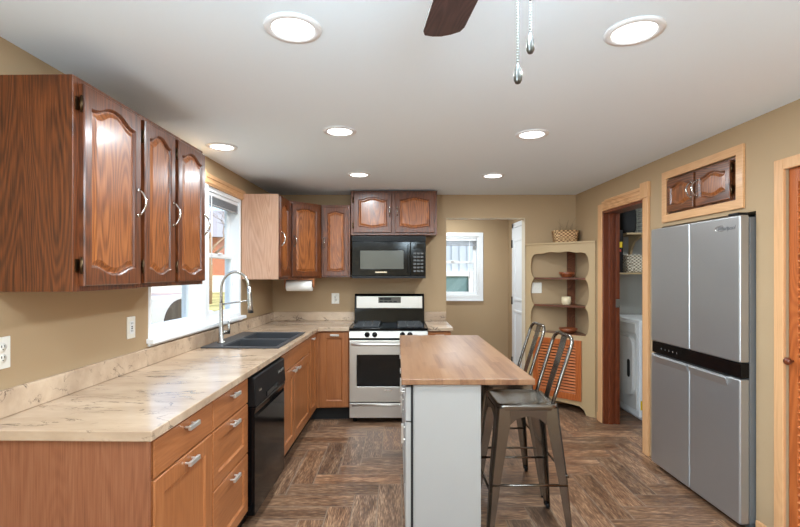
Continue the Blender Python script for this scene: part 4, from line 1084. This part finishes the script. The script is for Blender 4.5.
# ---- ceiling lamps
def make_light():
    root = thing('recessed_ceiling_light', '', 'ceiling light', None, 'recessed ceiling lights')
    mb = MB(); mb.lathe([(0.074, -0.004), (0.078, -0.009), (0.100, -0.006), (0.102, -0.0005), (0.074, -0.0005), (0.074, -0.004)], n=40); mb.build('trim_ring', M_WHITE, root)
    mb = MB(); mb.lathe([(0.0745, -0.0035), (0.05, -0.0045), (0.001, -0.005)], n=40); mb.build('lens', M_LAMP, root)
    return root
def lamp_light(x, y, w):
    l = bpy.data.lights.new('lamp_light', 'AREA'); l.shape = 'DISK'; l.size = 0.145; l.energy = w; l.color = (0.84, 0.94, 1.0)
    o = bpy.data.objects.new('lamp_light', l); COL.objects.link(o); o.location = (x, y, CEIL-0.012)
    return o
LIGHTS = [(-0.369, 1.633, 'lit recessed ceiling light, large, nearest the camera on the left, beside the fan blade'),
          (0.852, 1.654, 'lit recessed ceiling light, large, nearest the camera on the right, beyond the pull chains'),
          (-0.351, 2.818, 'lit recessed ceiling light in the middle row, on the left side above the walkway'),
          (0.845, 2.879, 'lit recessed ceiling light in the middle row, on the right side above the stools'),
          (-0.335, 4.06, 'lit recessed ceiling light nearest the short cabinet above the microwave'),
          (0.857, 4.105, 'lit recessed ceiling light nearest the open doorway at the back'),
          (-1.204, 3.164, 'lit recessed ceiling light by the left wall above the sink window')]
rl = make_light()
for i, (x, y, lb) in enumerate(LIGHTS):
    o = rl if i == 0 else copy_tree(rl)
    o.matrix_basis = T(x, y, CEIL); o['label'] = lb
    lamp_light(x, y, LAMP_W * (0.7 if i == 6 else 1.0))
for x, y in ((-0.369, 0.3), (0.852, 0.3), (-0.369, -1.2), (0.852, -1.2)): lamp_light(x, y, LAMP_W)
lamp_light(0.7, 5.8, 14.0); lamp_light(2.75, 4.2, 7.0)  # added unseen lights that brighten the nook and the pantry

# ---- ceiling fan
fx, fy = 0.2, 0.75
fan = thing('ceiling_fan', 'dark bladed ceiling fan with two hanging pull chains', 'ceiling fan', T(fx, fy, 0))
mb = MB(); mb.lathe([(0.001, CEIL-0.001), (0.07, CEIL-0.001), (0.068, CEIL-0.03), (0.02, CEIL-0.05), (0.014, CEIL-0.055), (0.014, 2.235), (0.1, 2.225), (0.125, 2.19), (0.12, 2.15), (0.085, 2.125), (0.06, 2.11), (0.058, 2.06), (0.001, 2.058)], n=36); mb.build('motor_housing', M_BLACKM, fan)
mb = MB(); mb.lathe([(0.06, 2.06), (0.125, 2.05), (0.13, 2.03), (0.11, 1.985), (0.06, 1.955), (0.001, 1.947)], n=36); mb.build('light_bowl', M_BOWLLAMP, fan)
def blade_mesh():
    mb = MB(); n = 24
    x0, x1, hw = 0.14, 0.615, 0.062
    prof = [(x0, -0.048), (x0, 0.048), (0.2, 0.056)]
    up = [(0.3, 0.06), (0.45, hw), (0.575, hw*0.99), (0.598, hw*0.86), (0.61, hw*0.45), (0.615, 0.0)]
    poly = [(x0, -0.046), (0.2, -0.055)] + [(x, -y) for x, y in up[:-1]] + [(0.615, 0)] + [(x, y) for x, y in reversed(up[:-1])] + [(0.2, 0.055), (x0, 0.046)]
    mb.prism(poly, [], -0.003, 0.003)
    return mb
ang0 = 96.5
b0 = None
for k in range(5):
    Mx = T(0, 0, 2.152) @ RZ(ang0+72*k) @ RX(-9)
    b = blade_mesh().build('blade', M_BLADE, fan, 0.002); b.matrix_basis = Mx
    mb = MB(); mb.box(0.075, 0.2, -0.018, 0.018, 0.003, 0.009); mb.build('blade_bracket', M_BLACKM, b, 0.002)
def chain(x, y, ztop, zb, mat):
    mb = MB(); z = ztop
    while z > zb + 0.034:
        mb.lathe([(0.0006, -0.0021), (0.0018, -0.001), (0.0021, 0), (0.0018, 0.001), (0.0006, 0.0021)], (x, y, z), 8); z -= 0.0047
    mb.tube([(x, y, ztop), (x, y, zb+0.03)], 0.0006, 5)
    c = mb.build('pull_chain', mat, fan)
    mb = MB(); mb.lathe([(0.001, 0.0), (0.004, 0.001), (0.0066, 0.006), (0.0072, 0.012), (0.0058, 0.022), (0.003, 0.030), (0.0015, 0.034)], (x, y, zb), 16); mb.build('chain_fob', mat, c)
MCH = plain('dark_nickel_chain', lin(96, 95, 92), 0.3, metal=1.0)
chain(0.197-fx, 0.75-fy-0.0, 1.955, 1.758, MCH); chain(0.218-fx, 0.752-fy, 1.957, 1.808, MCH)

# ------------------------------------------------------------------ pantry things
ws = thing('washing_machine', 'white front-loading laundry machine inside the pantry doorway', 'washing machine', T(2.365, 5.17, 0) @ RZ(-90))
mb = MB(); mb.box(0, 0.68, 0.0, 0.68, 0.03, 0.985); mb.box(0.03, 0.65, 0.03, 0.65, 0, 0.03); mb.build('cabinet', M_APPL, ws, 0.012, 3)
mb = MB(); mb.prism([(0.03, 0.10), (0.65, 0.10), (0.65, 0.96), (0.03, 0.96)], [], -0.012, 0.0, 'y'); fp = mb.build('front_panel', M_APPLG, ws, 0.006)
def rrect(cx, cz, hx, hz, r, n=6):
    p = []
    for sx_, sz_, a0 in ((1, 1, 0), (-1, 1, 90), (-1, -1, 180), (1, -1, 270)):
        for i in range(n+1):
            a_ = R(a0+90*i/n); p.append((cx+sx_*(hx-r)+r*math.cos(a_), cz+sz_*(hz-r)+r*math.sin(a_)))
    return p
mb = MB(); mb.prism(rrect(0.36, 0.52, 0.27, 0.29, 0.09), [], -0.045, -0.012, 'y'); dd = mb.build('door', M_APPLG, ws, 0.012, 3)
mb = MB(); mb.prism(rrect(0.56, 0.50, 0.028, 0.09, 0.026), [], -0.0465, -0.044, 'y'); mb.build('handle_recess', M_DARK, dd)
mb = MB(); mb.box(0.04, 0.64, -0.022, -0.01, 0.85, 0.95); mb.build('control_panel', M_APPLG, ws, 0.004)
mb = MB(); mb.box(0.681, 0.6825, 0.012, 0.05, 0.11, 0.2); mb.build('sticker', M_YELLOW, ws)
def pshelf(x0, x1, z, label):
    root = thing('wall_shelf', label, 'shelf', T(x0, 4.94, z))
    mb = MB(); mb.box(0, x1-x0, 0, 0.305, -0.02, 0); mb.build('board', M_KHAKI, root, 0.002)
    for xx in (0.18, x1-x0-0.2):
        mb = MB(); mb.prism([(0.305, -0.02), (0.02, -0.02), (0.05, -0.05), (0.19, -0.09), (0.25, -0.17), (0.27, -0.24), (0.305, -0.25)], [], xx-0.012, xx+0.012, 'x'); mb.build('bracket', M_KHAKI, root, 0.002)
pshelf(2.14, 3.28, 1.455, 'lower pantry wall shelf holding the pale wicker basket')
pshelf(2.47, 3.28, 1.885, 'upper pantry wall shelf with dark bag on it')
woven_basket('wicker_basket', 'pale rectangular wicker basket on the lower pantry shelf', T(2.64, 5.08, 1.4555), 0.30, 0.22, 0.185, M_WICKERL, 1.08, 7)
bx = thing('tool_case', 'tall black box with a yellow label standing on lower pantry shelf', 'box', T(2.39, 5.03, 1.4555))
mb = MB(); mb.box(-0.055, 0.055, -0.06, 0.06, 0, 0.46); mb.build('case', M_BLACKM, bx, 0.008)
mb = MB(); mb.box(-0.05, 0.045, -0.0615, -0.0598, 0.27, 0.33); mb.build('label_panel', M_YELLOW, bx)
mb = MB(); mb.box(-0.02, 0.03, -0.0615, -0.0598, 0.225, 0.25); mb.build('red_mark', M_RED, bx)
mb = MB()
rings = []
for s, z in ((0.85, 0), (1.0, 0.04), (1.03, 0.14), (0.95, 0.25), (0.7, 0.32), (0.3, 0.335)):
    rings.append([Vector((0.085*s*math.copysign(abs(math.cos(a))**0.6, math.cos(a))*(1+0.06*math.sin(3*a+z*9)), 0.1*s*math.copysign(abs(math.sin(a))**0.6, math.sin(a))*(1+0.05*math.cos(4*a+z*20)), z)) for a in [2*math.pi*i/28 for i in range(28)]])
mb.rings(rings); o = mb.build('storage_bag', plain('black_fabric', lin(34, 33, 34), 0.8, bump=0.2, bscale=60), None, M=T(2.535, 5.09, 1.8855)); tag(o, 'dark fabric bag on the upper pantry shelf', 'bag')
wb = thing('wire_basket', 'pale wire basket at the right end of the upper pantry shelf', 'basket', T(2.74, 5.02, 1.8855))
mb = MB()
for k in range(7):
    z = 0.006+0.045*k
    mb.tube([(-0.11, -0.1, z), (0.11, -0.1, z), (0.11, 0.1, z), (-0.11, 0.1, z)], 0.004, 6, closed=True)
for k in range(6):
    x = -0.11+0.044*k
    for y in (-0.1, 0.1): mb.tube([(x, y, 0), (x, y, 0.28)], 0.004, 6)
    mb.tube([(x, -0.1, 0.004), (x, 0.1, 0.004)], 0.004, 6)
mb.build('wires', plain('pale_wire', lin(206, 204, 190), 0.4), wb)

# ------------------------------------------------------------------ outside
def grass_mat():
    m, nt, b = newmat('dry_grass'); L = nt.links.new
    tc = N(nt, 'ShaderNodeTexCoord'); n = N(nt, 'ShaderNodeTexNoise'); n.inputs['Scale'].default_value = 0.9; n.inputs['Detail'].default_value = 8
    L(tc.outputs['Object'], n.inputs['Vector'])
    cr = N(nt, 'ShaderNodeValToRGB'); e = cr.color_ramp.elements
    e[0].position = 0.35; e[0].color = lin(122, 128, 72); e[1].position = 0.65; e[1].color = lin(196, 184, 126)
    L(n.outputs['Fac'], cr.inputs['Fac']); L(cr.outputs['Color'], b.inputs['Base Color']); b.inputs['Roughness'].default_value = 0.95
    return m
mb = MB(); mb.face([(-60, -6, -0.5), (-1.65, -6, -0.5), (-1.65, 9, -0.5), (-1.65, 60, 1.2), (-60, 60, 1.2), (-60, 9, -0.5)][:3] + [(-60, 9, -0.5)])
mb.face([(-60, 9, -0.5), (-1.65, 9, -0.5), (3, 60, 1.8), (-60, 60, 1.8)])
mb.face([(-1.65, 6.6, -0.5), (12, 6.6, -0.5), (12, 14, -0.5), (-1.65, 14, -0.5)])
struct(mb.build('ground_lawn', grass_mat()))
mb = MB(); mb.box(-40, -1.7, 17.0, 19.5, -0.25, -0.16)
o = mb.build('ground_path', plain('pale_concrete', lin(190, 186, 178), 0.9, bump=0.1)); struct(o)
def brick():
    m, nt, b = newmat('orange_brick'); L = nt.links.new
    tc = N(nt, 'ShaderNodeTexCoord'); mp = N(nt, 'ShaderNodeMapping'); mp.inputs['Rotation'].default_value = (R(90), 0, 0); L(tc.outputs['Object'], mp.inputs['Vector'])
    br = N(nt, 'ShaderNodeTexBrick'); br.inputs['Scale'].default_value = 4.0
    br.inputs['Color1'].default_value = lin(196, 110, 70); br.inputs['Color2'].default_value = lin(176, 92, 58); br.inputs['Mortar'].default_value = lin(200, 180, 160)
    L(mp.outputs[0], br.inputs['Vector']); L(br.outputs['Color'], b.inputs['Base Color']); b.inputs['Roughness'].default_value = 0.9
    return m
M_BRICK = brick()
M_ROOF = plain('grey_shingles', lin(150, 150, 154), 0.9, bump=0.3, bscale=6)
M_SIDING = plain('white_siding', lin(226, 226, 222), 0.7)
hs = thing('neighbour_house', 'orange brick house with grey roof seen through the sink window', 'house', T(-16, 26, 0.2) @ RZ(12))
mb = MB(); mb.box(0, 9, 0, 6, 0, 3.4); mb.build('walls', M_BRICK, hs)
mb = MB(); mb.prism([(-0.5, 3.35), (6.5, 3.35), (3, 5.3)], [], -0.4, 9.4, 'x'); mb.build('roof', M_ROOF, hs)
mb = MB(); mb.box(-0.02, 9.02, -0.06, 0.0, 0, 1.1); mb.build('white_band', M_SIDING, hs)
for xx in (1.2, 3.6, 6.2):
    mb = MB(); mb.prism([(xx, 1.3), (xx+1.2, 1.3), (xx+1.2, 2.7), (xx, 2.7)], [[(xx+.12, 1.42), (xx+1.08, 1.42), (xx+1.08, 2.58), (xx+.12, 2.58)]], -0.08, 0, 'y'); o = mb.build('window', M_SIDING, hs)
    mb = MB(); mb.box(xx+.1, xx+1.1, -0.03, 0.02, 1.4, 2.6); mb.build('pane', M_DGLASS, o)
# bare tree
def tree(M, label, h, seed):
    rnd = random.Random(seed)
    root = thing('bare_tree', label, 'tree', M)
    mb = MB(); mb.tube([(0, 0, 0), (0.05, 0.02, h*0.3), (0.0, 0.1, h*0.55)], [0.16, 0.13, 0.09], 8); mb.build('trunk', M_TWIG, root)
    mb = MB()
    def br(p, d, l, r, dep):
        q = p + d*l
        mb.tube([p, (p+q)/2 + Vector((rnd.uniform(-.05, .05), rnd.uniform(-.05, .05), 0))*l, q], [r, r*0.8, r*0.55], 5)
        if dep > 0:
            for _ in range(3):
                nd = (d + Vector((rnd.uniform(-.8, .8), rnd.uniform(-.8, .8), rnd.uniform(-.15, .6)))).normalized()
                br(q, nd, l*0.72, r*0.55, dep-1)
    for k in range(5):
        a = k*1.257
        br(Vector((0, 0.06, h*(0.35+0.04*k))), Vector((math.cos(a), math.sin(a), 0.8)).normalized(), h*0.22, 0.07, 4)
    mb.build('branches', M_TWIG, root)
tree(T(-8.6, 21, 0.0), 'bare tree in the yard seen through the sink window', 6.0, 3)
# pale van by the house
van = thing('parked_van', 'pale grey vehicle with dark rounded window parked outside the kitchen window', 'vehicle', T(-5.3, 9.39, -0.5) @ RZ(90))
mb = MB(); prof = [(0, 0.35), (4.4, 0.35), (4.4, 0.85), (3.9, 1.05), (3.4, 1.12), (2.9, 1.62), (2.6, 1.72), (0.3, 1.74), (0.05, 1.5), (0, 1.0)]
mb.prism([(a_, b_*0.83) for a_, b_ in prof], [], 0.0, 1.75, 'y'); mb.build('body', plain('pale_grey_car_paint', lin(196, 200, 202), 0.3, coat=0.5), van, 0.06, 3)
mb = MB()
arc = [(1.9+0.85*math.cos(math.pi*i/16)*1.0, 0.76+0.56*math.sin(math.pi*i/16)) for i in range(17)]
mb.prism(arc, [], -0.02, 0.02, 'y'); mb.build('side_window', plain('tinted_glass', lin(70, 62, 60), 0.3, spec=0.2), van)
for xx in (0.8, 3.6):
    for yy in (-0.02, 1.57):
        mb = MB(); mb.cyl((xx, yy, 0.3), (xx, yy+0.2, 0.3), 0.3, n=24); mb.build('wheel', M_BLACKM, van)
# metal shed beyond the nook window
sh = thing('metal_shed', 'pale ribbed metal shed wall with a small window outside the far window', 'shed', T(-1.5, 8.6, -0.5))
mb = MB(); mb.box(0, 5, 0, 3, 0, 4.2)
for k in range(34): mb.box(0.02+k*0.147, 0.045+k*0.147, -0.012, 0, 0, 4.2)
mb.build('ribbed_wall', plain('pale_blue_white_metal', lin(206, 216, 222), 0.45), sh)
mb = MB(); x0 = 2.30; mb.prism([(x0, 1.5), (x0+0.62, 1.5), (x0+0.62, 1.98), (x0, 1.98)], [[(x0+.09, 1.5+.06), (x0+.53, 1.5+.06), (x0+.53, 1.89), (x0+.09, 1.89)]], -0.07, -0.0, 'y'); o = mb.build('window_frame', M_WHITE, sh)
mb = MB(); mb.box(x0+.08, x0+.54, -0.04, -0.02, 1.55, 1.9); mb.build('pane', plain('teal_glass', lin(120, 150, 150), 0.2), o)
